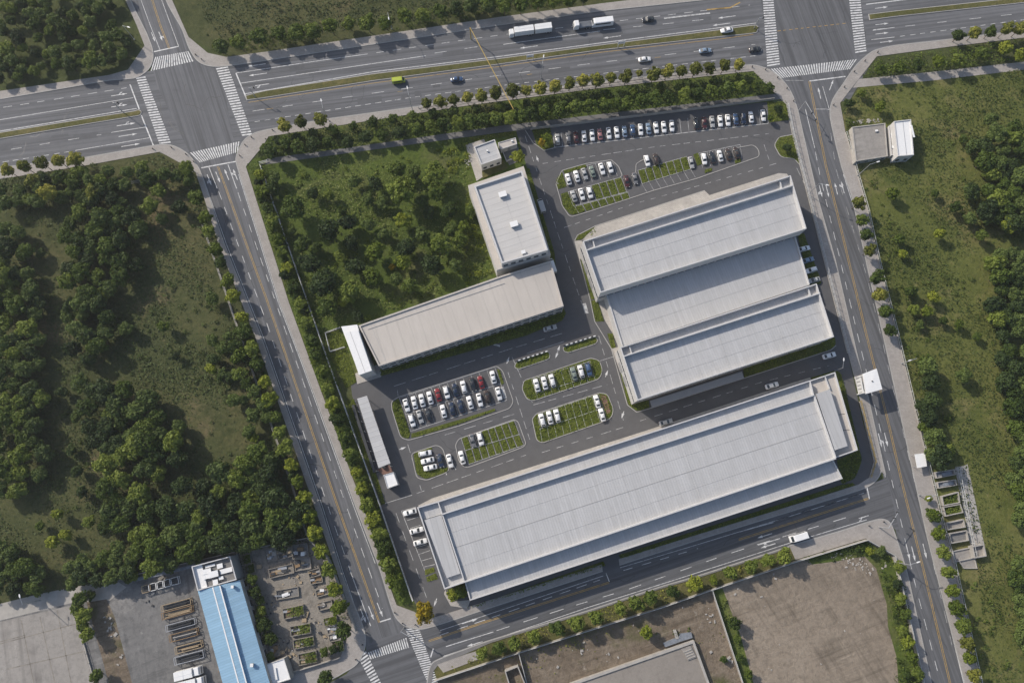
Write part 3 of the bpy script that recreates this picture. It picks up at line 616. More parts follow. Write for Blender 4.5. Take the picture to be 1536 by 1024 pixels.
for pts, on, off in (([(814, 245.5), (980, 220.7), (1153, 200.7)], 2.6, 1.6), ([(787.7, 204), (853.6, 400), (878, 470)], 2.4, 1.8), ([(846, 341.5), (950, 306), (985, 296.5), (1143.5, 251.6), (1165, 245)], 2.2, 1.8), ([(1146, 217), (1156, 247)], 2.5, 1.5),
                    ([(591, 579), (763.5, 523.7), (843, 500)], 4, 2), ([(800, 607), (911, 576.5)], 3, 2), ([(812.7, 678.4), (940, 639)], 3, 2), ([(762, 558), (797.8, 668.7)], 2.4, 1.8), ([(667, 652), (781, 618)], 4, 2.5), ([(625, 739.6), (789, 682)], 3, 2),
                    ([(960, 631), (1142, 573), (1244, 548)], 3, 2), ([(594, 769), (640, 896)], 3, 3), ([(898, 503), (921, 582), (935, 630)], 2.5, 2), ([(596, 585), (604, 640), (632, 735)], 2.5, 2), ([(768, 535), (800, 607)], 2.5, 2), ([(1195, 252), (1206, 275)], 3, 2)):
    lk.dash(pts, on, off, .13, 'o', .026, .3)
for a, b in (((602, 766), (624, 760)), ((611, 780), (627, 775)), ((615, 792), (631, 787)), ((618.6, 801), (634, 796)), ((624, 821), (640, 816)), ((628, 831), (645, 825)), ((631, 841), (648, 836)), ((635, 850), (652, 846)), ((576, 755), (618, 742)), ((602, 766), (640, 862)), ((790, 530), (846, 512)), ((900, 541), (945, 527))): lk.line([a, b], .13, 'o', .026)
for x, y, a in ((604, 672, 20), (762, 540, 70), (835, 532, 250), (838, 523, 70), (934, 622, 250), (653, 903, 250), (1150, 552, 17), (805, 195, 290), (806, 238, 110), (910, 560, 70)): lk.arrow(x, y, a, 's', 3, .028)
lk.line([(876, 455), (880, 470)], 1.1, 'o', .026); lk.line([(740, 516), (750, 519)], .5, 'o', .026); lk.line([(753, 580), (758, 597)], .9, 'o', .030)
tag(KERB.build('lot_kerb', M['kerb']), None, None, kind='structure'); lk.build('lot_markings')
# ------------------------------------------------------------------ buildings
def centroid(w): return Vector((sum(p[0] for p in w)/len(w), sum(p[1] for p in w)/len(w), 0))
def edge_dir(a, b): return math.atan2(b[1]-a[1], b[0]-a[0])
def building(name, label, cat, pxs, h, group=None):
    w = W(pxs, h); return thing(name, label, cat, centroid(w), edge_dir(w[0], w[1]), group)
def volume(par, pxs, h, roof_z, flags, rm='roof', wm='wall', cm='coping', cap=.34, roofname='roof', wallname='wall', z0=-.05):
    w = [Vector((p.x, p.y)) for p in W(pxs, h)]; n = len(w)
    fl = list(flags) if isinstance(flags, (list, tuple)) else [flags]*n
    if area2(w) < 0: w = w[::-1]; fl = [fl[(n-2-i) % n] for i in range(n)]
    wall = MB(); top = roof_z+max(fl)
    for i in range(n):
        a, b = w[i], w[(i+1) % n]; t = top if fl[i] else roof_z
        wall.face([(a.x, a.y, z0), (b.x, b.y, z0), (b.x, b.y, t), (a.x, a.y, t)])
    wall.build(wallname, M[wm], par)
    ins = inset(w, [cap if f else 0 for f in fl])
    rf = MB(); rf.flat(ins, roof_z); ro = rf.build(roofname, M[rm], par)
    if max(fl):
        cp = MB(); st = next((k for k in range(n) if not fl[k-1]), 0)
        for i in [(st+k) % n for k in range(n)]:
            if not fl[i]:
                if cp.f: cp.build('parapet', M[cm], par); cp = MB()
                continue
            j = (i+1) % n; a, b, c, d = w[i], w[j], ins[j], ins[i]
            cp.face([(a.x, a.y, top), (b.x, b.y, top), (c.x, c.y, top), (d.x, d.y, top)])
            cp.face([(d.x, d.y, top), (c.x, c.y, top), (c.x, c.y, roof_z), (d.x, d.y, roof_z)])
            if not fl[i-1]: cp.face([(a.x, a.y, top), (d.x, d.y, top), (d.x, d.y, roof_z), (a.x, a.y, roof_z)])
            if not fl[j]: cp.face([(b.x, b.y, top), (b.x, b.y, roof_z), (c.x, c.y, roof_z), (c.x, c.y, top)])
        if cp.f: cp.build('parapet', M[cm], par)
    return w, ro
def ridge(par, a, b, h, z, name='upstand', w=.4, hh=1.2, m='coping'):
    p, q = P2(a, h), P2(b, h); mb = MB(); mb.bar((p.x, p.y, z), (q.x, q.y, z), w, hh); return mb.build(name, M[m], par)
def seam(par, a, b, h, z, w=.12, m='roofb'): return ridge(par, a, b, h, z, 'seam_cap', w*.75, .05, m)
def openings(par, a, b, z0, n, w, h, kind='window', m0=.0, m1=1.0, base=(0, 0)):
    """n openings on the wall that runs a -> b (world); outside is to the right of a -> b for a ccw plan"""
    a = Vector(a[:2]); b = Vector(b[:2]); d = (b-a); L = d.length; d = d/L; nn = Vector((d.y, -d.x)); rz = math.atan2(d.y, d.x)
    for i in range(n):
        t = m0+(m1-m0)*(i+.5)/n; p = a+d*(L*t)
        f = MB(); f.box((p.x+nn.x*.02, p.y+nn.y*.02, z0+h/2), (w, .12, h), rz); fo = f.build(kind, M['frame' if kind == 'window' else 'wallg'], par)
        if kind == 'window':
            g = MB(); g.box((p.x+nn.x*.03, p.y+nn.y*.03, z0+h/2), (w-.16, .14, h-.16), rz); g.build('pane', M['glass'], fo)
        else:
            g = MB(); g.box((p.x+nn.x*.1+d.x*w*.35, p.y+nn.y*.1+d.y*w*.35, z0+1.05), (.12, .08, .25), rz); g.build('handle', M['steel'], fo)
def roof_box(par, px, py, z, sx, sy, sz, rz=0, name='roof_vent', m='steel', capm=True):
    p = P(px, py, z); mb = MB(); mb.box((p.x, p.y, z+sz*.4), (sx, sy, sz*.8), rz); o = mb.build(name, M[m], par)
    if capm:
        c = MB(); c.box((p.x, p.y, z+sz*.9), (sx*1.15, sy*1.15, sz*.2), rz); c.build('cowl', M['whitem'], o)
    return o
# upper warehouse of the group of three
b = building('warehouse', 'grey metal roofed warehouse below the top car parks, uppermost of three joined warehouses', 'warehouse', [(874, 361.5), (1186, 263), (1210, 343), (900.6, 439)], 12)
w, _ = volume(b, [(874, 361.5), (1186, 263), (1210, 343), (900.6, 439)], 12, 10.3, 1.7)
ridge(b, (880.5, 375), (1189.5, 278), 12, 10.3, hh=1.8, w=.34); ridge(b, (889, 357.5), (892.5, 370), 12, 10.3, w=.3); ridge(b, (1170.5, 268.8), (1174, 282), 12, 10.3, w=.3)
seam(b, (1176, 284), (1195, 347), 10.3, 10.3, .3)
for t in (.3, .62): seam(b, L2((886, 384), (905, 441), t), L2((1192, 286), (1209, 343), t), 10.3, 10.3)
for t in (.22, .48, .75): seam(b, L2((886, 384), (1192, 286), t), L2((906, 440), (1209, 345), t), 10.3, 10.3, .1)
openings(b, w[0], w[1], 5, 26, 2.4, 1.6); openings(b, w[3], w[0], 5, 7, 2.4, 1.6); openings(b, w[3], w[0], 0, 2, 3.4, 3.6, 'door', .2, .8)
W5 = w
b = building('warehouse', 'low grey roofed warehouse half in shade, middle of the three joined warehouses', 'warehouse', [(910, 444), (1193.6, 352), (1215.7, 426), (933, 518.5)], 6.6)
w, _ = volume(b, [(909, 440), (1192, 346), (1215.7, 426), (933, 518.5)], 6.6, 5.6, [0, .5, 0, .5], cap=.4)
for t in (.38, .7): seam(b, L2((911, 444), (933, 518), t), L2((1194, 352), (1215, 426), t), 6.2, 5.6)
openings(b, w[3] if False else w[0], w[1], 2.4, 1, 1, 1) if False else None
b = building('warehouse', 'grey metal roofed warehouse with a lean-to, lowest of the three joined warehouses', 'warehouse', [(930, 520.5), (1225, 425), (1251, 505), (956, 600.5)], 11)
w, _ = volume(b, [(930, 520.5), (1225, 425), (1251, 505), (956, 600.5)], 11, 9.3, 1.7)
ridge(b, (936, 534), (1230, 439.5), 11, 9.3, hh=1.8, w=.34); ridge(b, (944, 517.5), (948, 529), 11, 9.3, w=.3); ridge(b, (1213, 430.5), (1217, 442), 11, 9.3, w=.3)
seam(b, (1219, 446), (1238, 506), 9.3, 9.3, .3)
for t in (.3, .62): seam(b, L2((940, 543), (959, 601), t), L2((1232, 448), (1250, 506), t), 9.3, 9.3)
for t in (.2, .47, .76): seam(b, L2((940, 543), (1232, 448), t), L2((960, 602), (1250, 507), t), 9.3, 9.3, .1)
openings(b, w[0], w[1], 5, 26, 2.4, 1.6); openings(b, w[3], w[0], 5, 7, 2.4, 1.6); openings(b, w[3], w[0], 0, 2, 3.2, 3.4, 'door', .15, .7); openings(b, w[0], w[1], 0, 4, 3.6, 3.8, 'door', .55, .95)
lt = MB(); q = W([(975, 601), (1113, 557), (1116, 567), (978, 611)], 4); q = ccw(q); lt.prism(q, 3.8, 4.0, True); lo = lt.build('lean_to_roof', M['wallg'], b)
for i in range(8):
    p = L2((978, 610.5), (1116, 566.5), i/7); v = P(p[0], p[1], 3.9); MB().tube((v.x, v.y, 0), (v.x, v.y, 3.8), .09).build('post', M['steel'], b)
rl = P(1150, 535, 9.7)
# long lower warehouse
b = building('warehouse', 'very long grey roofed warehouse with stepped side roofs beside the lower road', 'warehouse', [(662.5, 771), (1221.3, 592), (1254, 687), (696, 873)], 11)
w, _ = volume(b, [(662.5, 771), (1221.3, 592), (1254.3, 687), (696, 873)], 11, 10.1, .9)
WM = w
volume(b, [(655.7, 751.7), (1215.5, 570), (1221.3, 592), (662.5, 771)], 11, 9.7, [1.3, 1.3, 0, 1.3], wallname='side_wall', roofname='side_roof')
volume(b, [(625.4, 760.5), (655.7, 751.7), (662.5, 771), (632, 780)], 11, 9.7, [1.3, 0, 0, 1.3], 'roofb', wallname='corner_wall', roofname='corner_roof')
volume(b, [(632, 780), (662.5, 771), (696, 873.5), (666.4, 883.5)], 11, 9.4, [0, 0, 1.0, 1.6], 'roofb', wallname='annex_wall', roofname='annex_roof')
for nm, q, z0, z1 in (('raised_roof', [(636.5, 779.5), (662, 772), (690.5, 859.5), (670, 866.5)], 9.4, 10.6), ('raised_roof', [(1224, 590.5), (1245, 583.5), (1271.5, 668.5), (1252, 675)], 8.6, 10.8)):
    mb = MB(); mb.prism(W(q, z1), z0, z1); mb.build(nm, M['roofb'], b)
# lower strip along the road
A, B = WM[0], WM[1]
q = [(696.5, 874), (1254.5, 687.5), (1265, 718), (704.5, 901)]
p3, p4 = P(1264.5, 717.5, 8.8), P(704.7, 900.5, 8.8); a0, b0 = P(696, 873, 11), P(1254.3, 687, 11)
def vol_w(par, w, roof_z, fl, **k):
    global W
    _W = W; W = lambda pts, h: [Vector((p[0], p[1], h)) for p in pts]
    try: return volume(par, w, 0, roof_z, fl, **k)
    finally: W = _W
ws, _ = vol_w(b, [a0.xy, b0.xy, p3.xy, p4.xy], 8.1, [0, .5, .6, .6], wallname='low_wall', roofname='low_roof')
openings(b, p4, p3, 4.2, 46, 2.0, 1.3); openings(b, p4, p3, 0, 8, 3.2, 3.3, 'door')
# east annex
ea = [P(1215.5, 570, 11).xy, P(1252.8, 557.6, 9.5).xy, P(1287, 674.8, 9.5).xy, P(1254.3, 687, 11).xy]
vol_w(b, ea, 8.6, [.9, .9, .9, 0], rm='beige', wallname='annex_wall', roofname='annex_roof')
ridge(b, (1237.4, 563.6), (1244.8, 583), 9.5, 8.6, 'upstand', .25, .9)
for t in (.45, .72): seam(b, L2((1246, 583), (1272, 669), t), L2((1259, 580), (1284, 669), t), 8.6, 8.6, .2, 'dark')
seam(b, (679, 822), (1238, 641), 10.1, 10.1, .22, 'wallg'); seam(b, (672, 800), (1230, 617), 10.1, 10.1, .1); seam(b, (689, 850), (1246, 664), 10.1, 10.1, .08)
for t in (.14, .3, .47, .64, .82): seam(b, L2((664, 775), (1222, 596), t), L2((696, 870), (1253, 686), t), 10.1, 10.1, .08)
ridge(b, (662.5, 771), (1221.3, 592), 11.3, 10.1, 'gutter_wall', .38, 1.3); ridge(b, (696, 872.5), (1254, 687), 11.2, 10.1, 'gutter_wall', .42, 1.1); ridge(b, (1222, 593), (1254, 686), 11.2, 10.1, 'gutter_wall', .32, 1.1)
# three-storey block
b = building('office_block', 'tall white office block with two hatches on its pale flat roof beside the wooded plot', 'office block', [(711, 279), (752.5, 395), (822, 375), (783, 256)], 12)
w, _ = volume(b, [(711, 279), (783, 256), (822, 375), (752.5, 395)], 12, 11.2, .8, 'beige', cap=.5)
b_roof = [c for c in b.children if c.name.startswith('roof')][0]; b_roof.data.materials[0] = M['pale']
for x, y in ((754, 293), (771, 337.5)): roof_box(b, x, y, 11.2, 2.2, 1.6, 1.1, .3, 'roof_hatch')
roof_box(b, 785, 379, 11.2, 1.2, 1.0, .8, .3)
seam(b, (747, 267), (788, 385), 11.2, 11.2, .14)
for z in (1.2, 4.8, 8.4): openings(b, w[0], w[1], z, 6, 1.7, 1.7); openings(b, w[1], w[2], z, 11, 1.5, 1.7)
q = [p.xy for p in W([(702, 278), (785.5, 249), (826, 381), (745, 405)], 8.5)]
vol_w(b, q, 8.4, 0, rm='beige', wallname='podium_wall', roofname='podium_roof')
# long low workshop
b = building('workshop_block', 'long low building with a stained beige flat roof below the wooded plot', 'workshop', [(537, 488), (826, 391), (845.5, 459), (568, 549)], 8)
w, _ = volume(b, [(537.5, 488), (755, 412.5), (826, 391), (845.5, 459), (568, 549)], 8, 7.6, .4, 'beige', 'wallg', 'beige', cap=.5)
ridge(b, (552, 494), (757, 425), 7.6, 7.6, 'roof_pipe', .15, .12, 'wallg'); seam(b, (556, 487), (580, 544), 7.6, 7.6, .1)
openings(b, w[0], w[1], 1.2, 22, 2.2, 1.6); openings(b, w[0], w[1], 4.6, 22, 2.2, 1.4)
b = building('stair_block', 'white sheet roofed block at the left end of the long beige roof', 'annex', [(511, 489), (538.6, 562), (557.5, 555), (535, 487)], 9)
volume(b, [(511, 489), (535, 486), (557.5, 555), (538.6, 562)], 9, 8.4, 0, 'whitem', 'wall')
r_ = MB(); q = ccw(W([(517.5, 499), (536.5, 493.5), (557.8, 555.5), (538.4, 562.3)], 9.2)); r_.prism(q, 8.75, 9.2); r_.build('canopy', M['whitem'], b)
seam(b, (525, 497), (548, 559), 9.2, 9.2, .12, 'wallg')
# gatehouse group
b = building('gatehouse', 'small square white building with a grey flat roof above the tall office block', 'building', [(711, 220), (722, 247), (752, 237), (742, 209)], 5)
w, _ = volume(b, [(711, 220), (742, 209), (752, 237), (722, 247)], 5, 4.6, .4, 'roofb', cap=.3); openings(b, w[0], w[1], 1.2, 3, 1.4, 1.4); roof_box(b, 731, 227, 4.6, .5, .5, .6, 0)
b = building('store_shed', 'small pale roofed shed beside the top entrance lane', 'shed', [(747, 214), (773.4, 206.4), (775.6, 216), (751.4, 224)], 3)
w, _ = volume(b, [(747, 214), (773.4, 206.4), (775.6, 216), (751.4, 224)], 3, 2.8, .2, 'beige', cap=.2); openings(b, w[0], w[1], 0, 1, 1.0, 2.1, 'door')
roof_box(b, 768, 212, 2.8, .6, .5, .5, .3)
slab('terrace', [(722, 249), (754, 240), (762, 252), (724, 268)], .3, M['bed']); slab('terrace', [(752, 226), (776, 217), (783, 240), (764, 248)], .1, M['path'])
# carport
b = building('carport', 'long narrow open carport with a light grey roof beside the left boundary fence', 'carport', [(535.7, 597.7), (568, 701.7), (585.5, 694.4), (550.3, 593.3)], 4)
q = ccw(W([(535.7, 597.7), (550.3, 593.3), (585.5, 694.4), (568, 701.7)], 4)); mb = MB(); mb.prism(q, 3.7, 4.0, True); mb.build('roof', M['roofb'], b)
for s0, s1 in (((534.5, 603), (566, 706)), ((552, 599), (587, 699))):
    for i in range(8):
        p = L2(s0, s1, i/7); v = P(p[0], p[1], 2); MB().tube((v.x, v.y, 0), (v.x, v.y, 3.7), .1).build('post', M['steel'], b)
for off in ((-6, 4), (8, -2)):
    a1, b1 = P(535+off[0], 603+off[1], 1.2), P(568+off[0], 704+off[1], 1.2); mb = MB(); mb.bar((a1.x, a1.y, 0), (b1.x, b1.y, 0), .9, 1.1); mb.build('cycle_rack', M['dark'], b)
b = building('guard_hut', 'white flat roofed hut at the lower end of the long carport', 'hut', [(575, 712), (581, 732.5), (597, 726.6), (590, 707.6)], 3.2)
w, _ = volume(b, [(575, 712), (590, 707.6), (597, 726.6), (581, 732.5)], 3.2, 3.0, .2, 'whitem', cap=.2); openings(b, w[0], w[1], 1, 1, 1.6, 1.2); openings(b, w[1], w[2], 0, 1, 1.0, 2.1, 'door')
# blue shed
b = building('blue_shed', 'long workshop with a bright blue sheet roof in the bottom left yard', 'workshop', [(296, 886), (349.5, 1084), (421.5, 1084), (359, 869.6)], 6)
q = [(296, 886), (359, 869.6), (421.5, 1084), (349.5, 1084)]
w, _ = volume(b, q, 6, 5.6, 0, 'blue', 'conc')
gb = MB(); p = W(q, 6); m0 = P(*L2((296, 886), (359, 869.6), .5), 6); m1 = P(*L2((349.5, 1084), (421.5, 1084), .5), 6); z = lambda v, h: (v.x, v.y, h)
gb.face([z(p[0], 5.7), z(m0, 6.5), z(m1, 6.5), z(p[3], 5.7)][::-1]); gb.face([z(m0, 6.5), z(p[1], 5.7), z(p[2], 5.7), z(m1, 6.5)][::-1]); gb.build('pitched_roof', M['blue'], b)
mb = MB(); mb.prism(W([(319, 880.5), (329.5, 877.5), (386, 1084), (374, 1084)], 7.2), 6.0, 7.2); mo = mb.build('ridge_monitor', M['blue'], b)
for a_, b_ in (((319, 880.5), (374, 1084)), ((329.5, 877.5), (386, 1084))): ridge(b, a_, b_, 7.25, 7.2, 'ridge_cap', .35, .08, 'whitem')
for i in range(14):
    t = .05+i*.06; openings(b, P(*L2((359, 869.6), (421.5, 1084), t), 6), P(*L2((359, 869.6), (421.5, 1084), t+.03), 6), 1.5, 1, 1.8, 1.6) if False else None
openings(b, w[2] if area2(W(q, 6)) > 0 else w[1], w[1] if area2(W(q, 6)) > 0 else w[2], 1.5, 12, 2.0, 1.7) if False else openings(b, P(421.5, 1084, 6), P(359, 869.6, 6), 1.6, 14, 2.0, 1.8)
roof_box(b, 350, 879, 6.2, .7, .7, .9, 0); roof_box(b, 379, 996, 6.2, .8, .8, .9, 0)
b = building('plant_room', 'open topped service block with white walls and machines above the blue roof', 'plant room', [(287, 849), (296, 886), (355, 869.6), (345, 833.5)], 6.4)
volume(b, [(287, 849), (345, 833.5), (355, 869), (296, 885.5)], 6.4, 5.2, 1.2, 'path', 'wallg', cap=.3)
mb = MB(); mb.prism(W([(289.5, 850), (303, 846.5), (311, 880), (298, 883)], 5.5), 5.2, 5.6); mb.build('roof_panel', M['whitem'], b)
for x, y, sx, sy, sz in ((312, 856, 2.2, 1.3, .9), (322, 860, 2.6, 1.6, 1.2), (310, 864, 1.4, 1.2, .8), (331, 848, 1.5, 1.2, .7), (340, 855, 3.2, 1.2, .5), (325, 872, 1.3, 1.3, 1.0), (333, 866, 1.2, .8, .7), (316, 848, 2.6, .6, .4)): roof_box(b, x, y, 5.2, sx, sy, sz, .25, 'air_handler')
b = building('store_shed', 'small white flat roofed store at the lower right side of the blue roof', 'shed', [(398, 996), (404, 1028), (436, 1018), (426, 987)], 4)
w, _ = volume(b, [(398, 996), (426, 987), (436, 1018), (404, 1028)], 4, 3.8, .2, 'whitem', 'conc', cap=.2); openings(b, w[0], w[1], 0, 1, 1.2, 2.1, 'door'); roof_box(b, 414, 1009, 3.8, .5, 3.0, .4, .25)
# buildings on the meadow
b = building('pump_house', 'square concrete building with a weathered flat roof beside the right road', 'building', [(1278, 190.5), (1284, 242), (1332, 234.5), (1328, 184.6)], 2.6)
w, _ = volume(b, [(1278, 190.5), (1328, 184.6), (1332, 234.5), (1284, 242)], 2.6, 2.35, .25, 'conc', 'conc', 'conc', cap=.35); openings(b, w[0], w[1], .9, 4, 1.4, 1.0)
b_roof = [c for c in b.children if c.name.startswith('roof')][0]; b_roof.data.materials[0] = M['slab']
roof_box(b, 1314, 197, 2.35, .8, .6, .5, .2)
b = building('link_building', 'narrow low link between the square concrete building and the tall white one', 'building', [(1332, 189), (1337, 233), (1346, 231), (1340, 187)], 2.4)
volume(b, [(1333, 189), (1340, 187.5), (1346, 231), (1337, 233)], 2.4, 2.1, .3, 'conc', 'wall', cap=.25); roof_box(b, 1339, 206, 2.1, 1.2, 2.4, .5, .1); roof_box(b, 1339, 222, 2.1, .9, .9, .8, .1)
b = building('switch_house', 'tall narrow building with a white roof on the meadow beside the square concrete one', 'building', [(1341, 182), (1347, 234.5), (1371, 233), (1366.6, 179)], 5)
w, _ = volume(b, [(1341, 182), (1366.6, 179), (1371, 232.5), (1347, 234.5)], 5, 4.7, .3, 'whitem', cap=.3); seam(b, (1354, 181), (1360, 233), 4.7, 4.7, .2, 'steel'); roof_box(b, 1368, 198, 4.7, .5, 4, .5, .1); openings(b, w[0], w[1], 1.2, 2, 1.4, 1.6); openings(b, w[3], w[0], 0, 1, 1.2, 2.1, 'door')
# pavilion over the road, bus shelter
c4 = [(1294.5, 560.5), (1315, 552.5), (1323.5, 583.5), (1299, 590.5)]; p = ccw(W(c4, 6.5))
b = building('gate_canopy', 'square white canopy with a shallow pyramid roof at the edge of the right road', 'canopy', c4, 6.5)
mb = MB(); n = 4; cc = centroid(p); vs = [(v.x, v.y, 6.0) for v in p]+[(v.x, v.y, 6.5) for v in p]+[(cc.x, cc.y, 6.62)]
mb.add(vs, [(3, 2, 1, 0)]+[(i, (i+1) % 4, 4+(i+1) % 4, 4+i) for i in range(4)]+[(4+i, 4+(i+1) % 4, 8) for i in range(4)]); mb.build('roof', M['whitem'], b)
mb = MB(); mb.tube((cc.x, cc.y, 6.6), (cc.x, cc.y, 6.9), .25, .15); mb.build('finial', M['dark'], b)
for v in inset([x.xy for x in p], .5): MB().tube((v.x, v.y, 0), (v.x, v.y, 6.0), .2).build('post', M['whitem'], b)
v0, v1 = P(1291.5, 563, 4), P(1297, 590, 4); mb = MB(); mb.bar((v0.x, v0.y, .3), (v1.x, v1.y, .3), .35, 3.2); so = mb.build('side_panel', M['whitem'], b)
for i in range(5):
    v = v0.lerp(v1, (i+.5)/5); mb = MB(); mb.box((v.x, v.y, 2.0), (.42, .3, 2.2), edge_dir(v0, v1)+math.pi/2); mb.build('slot', M['wallg'], so)
c4 = [(1372, 681), (1387.5, 679), (1390.5, 699), (1376, 701.5)]; p = ccw(W(c4, 2.9))
b = building('bus_shelter', 'small white roofed bus shelter on the right pavement', 'bus shelter', c4, 2.9)
mb = MB(); mb.prism(p, 2.7, 2.9, True); mb.build('roof', M['whitem'], b)
for v in inset([x.xy for x in p], .35): MB().tube((v.x, v.y, .1), (v.x, v.y, 2.7), .07).build('post', M['steel'], b)
v0, v1 = P(1386, 682, 1.5), P(1388.5, 698, 1.5); mb = MB(); mb.bar((v0.x, v0.y, .3), (v1.x, v1.y, .3), .06, 2.2); mb.build('back_panel', M['glass'], b)
v0, v1 = P(1381, 685, .5), P(1384, 697, .5); mb = MB(); mb.bar((v0.x, v0.y, .45), (v1.x, v1.y, .45), .4, .1); mb.build('bench', M['timber'], b)
# flat roof at the bottom
b = building('flat_roof_building', 'wide low building with a plain beige flat roof at the bottom edge beside the rubble', 'building', [(862, 1023), (1041, 960), (1090, 1100), (885, 1100)], 1.6)
volume(b, [(855, 1025), (1041, 960), (1092, 1100), (880, 1100)], 1.6, 1.2, .4, 'tan', 'conc', 'conc', cap=.7)
q = ccw(W([(1022, 973), (1036, 968), (1045, 985), (1032, 990)], 1.5)); mb = MB(); mb.prism(q, 1.2, 1.5); so = mb.build('roof_hatch', M['slab'], b)
for i in range(4):
    l = P(*L2((1024, 976), (1033, 989), (i+.5)/4), 1.5); r = P(*L2((1036, 971), (1044, 985), (i+.5)/4), 1.5); mb = MB(); mb.bar((l.x, l.y, 1.5), (r.x, r.y, 1.5), .2, .15); mb.build('rung', M['conc'], so)
b = building('ruined_block', 'roofless concrete shell in the bottom plot left of the flat beige roof', 'building', [(757, 1006), (777, 999), (787, 1024), (766, 1030)], 2.5)
volume(b, [(757, 1006), (777, 998), (790, 1030), (766, 1036)], 2.5, .5, 2.0, 'dirt', 'conc', 'conc', cap=.3)
# ------------------------------------------------------------------ trees and planting
def quads(c, nrm, size, r):
    n = len(c); nrm = nrm/np.maximum(np.linalg.norm(nrm, axis=1, keepdims=True), 1e-6)
    t = np.cross(nrm, r.normal(size=(n, 3))); t /= np.maximum(np.linalg.norm(t, axis=1, keepdims=True), 1e-6)
    b = np.cross(nrm, t); s = size[:, None]*.5; asp = r.uniform(.5, .9, (n, 1))
    V = np.stack([c-t*s-b*s*asp*.6, c+t*s*.3-b*s*asp, c+t*s+b*s*asp*.5, c-t*s*.3+b*s*asp], axis=1)
    return V.reshape(-1, 3)
def lump_leaves(cent, rad, n, leaf, r, up=.35):
    d = r.normal(size=(n, 3)); d[:, 2] = d[:, 2]+up; d /= np.linalg.norm(d, axis=1, keepdims=True)
    rr = rad*r.uniform(.72, 1.08, (n, 1)); c = cent+d*rr*np.array([1, 1, .85])
    return c, d+r.normal(size=(n, 3))*.42, leaf*r.uniform(.65, 1.35, n)
def crown_mesh(name, seed, Rc, Hc, nl, per, leaf, m, irr=.25):
    """crown of radius Rc, height Hc, made of nl leaf clusters; base of the crown at z = 0"""
    r = np.random.default_rng(seed); C, D, Sz = [], [], []
    ph = r.uniform(0, 6.28, 3)
    for i in range(nl):
        a = i*2.39996+r.uniform(-.5, .5); t = (i+.5)/nl
        rho = math.sqrt(t)*.74; wob = 1+irr*(math.sin(2*a+ph[0])+.6*math.sin(3*a+ph[1]))*.6
        x, y = math.cos(a)*rho*Rc*wob, math.sin(a)*rho*Rc*wob
        z = Hc*(.42+.42*math.sqrt(max(0, 1-(rho/.85)**2)))*r.uniform(.78, 1.12)
        lr = Rc*r.uniform(.26, .42)*(1.1-.35*t)
        c, d, s = lump_leaves(np.array([x, y, z]), lr, per, leaf, r); C.append(c); D.append(d); Sz.append(s)
    n = int(nl*per*.35); d = r.normal(size=(n, 3)); d /= np.linalg.norm(d, axis=1, keepdims=True)
    c = np.array([0, 0, Hc*.42])+d*np.array([Rc*.72, Rc*.72, Hc*.36])*r.uniform(.5, 1.0, (n, 1)); C.append(c); D.append(d+r.normal(size=(n, 3))*.5); Sz.append(leaf*r.uniform(.8, 1.5, n))
    C, D, Sz = np.concatenate(C), np.concatenate(D), np.concatenate(Sz)
    return np_mesh(name, quads(C, D, Sz, r), len(C), m)
def trunk_mesh(h, r0, Rc, seed, limbs=5):
    rr = random.Random(seed); mb = MB(); mb.tube((0, 0, -.1), (.05, .03, h), r0, r0*.6, 7)
    for i in range(limbs):
        a = i*6.28/limbs+rr.uniform(-.4, .4); L = Rc*rr.uniform(.45, .7)
        mb.tube((.03, .02, h*rr.uniform(.75, 1)), (math.cos(a)*L, math.sin(a)*L, h+Rc*rr.uniform(.3, .7)), r0*.5, r0*.12, 5)
    me = bpy.data.meshes.new('trunk'); me.from_pydata([tuple(v) for v in mb.v], [], mb.f); me.materials.append(M['bark']); return me
KIND = {}
def kind(k, n, Rc, Hc, th, tr, nl, per, leaf, m, irr=.25):
    KIND[k] = [(crown_mesh('crown', hash_(k)+i, Rc, Hc, nl, per, leaf, M[m], irr), trunk_mesh(th+.6, tr, Rc, hash_(k)+i), th, Rc) for i in range(n)]
def hash_(s): return sum(ord(c)*(i+3) for i, c in enumerate(s))
kind('street', 5, 2.3, 3.9, 2.2, .13, 15, 62, .48, 'f_olive', .28)
kind('round', 5, 2.5, 3.9, 1.8, .14, 17, 62, .5, 'f_mid', .24)
kind('bright', 4, 2.5, 3.6, 1.4, .14, 16, 60, .5, 'f_bright', .25)
kind('dark', 5, 3.4, 4.6, 1.6, .2, 24, 64, .58, 'f_dark', .3)
kind('mid', 5, 3.2, 4.4, 1.6, .2, 22, 64, .56, 'f_mid', .3)
kind('yellow', 1, 2.8, 4.2, 1.6, .15, 18, 60, .5, 'f_yellow', .3)
TREES = []
def tree(k, px, py, size, label, name='tree', group=None, cat='tree'):
    """size = crown radius in metres; the crown's middle is seen at px, py"""
    v = random.randrange(len(KIND[k])); cm, tm, th, Rc = KIND[k][v]; s = size/Rc
    hz = (th+1.9)*s; p = P(px, py, hz); hs = s*random.uniform(.9, 1.12)
    o = thing(name, label, cat, (p.x, p.y, .04), random.uniform(0, 6.28), group)
    o.scale = (s*random.uniform(.93, 1.07), s*random.uniform(.93, 1.07), hs)
    for nm, me, z in (('trunk', tm, 0), ('crown', cm, th)):
        c = bpy.data.objects.new(nm, me); COL.objects.link(c); c.parent = o; c.location = (0, 0, z)
    TREES.append((px, py, size)); return o
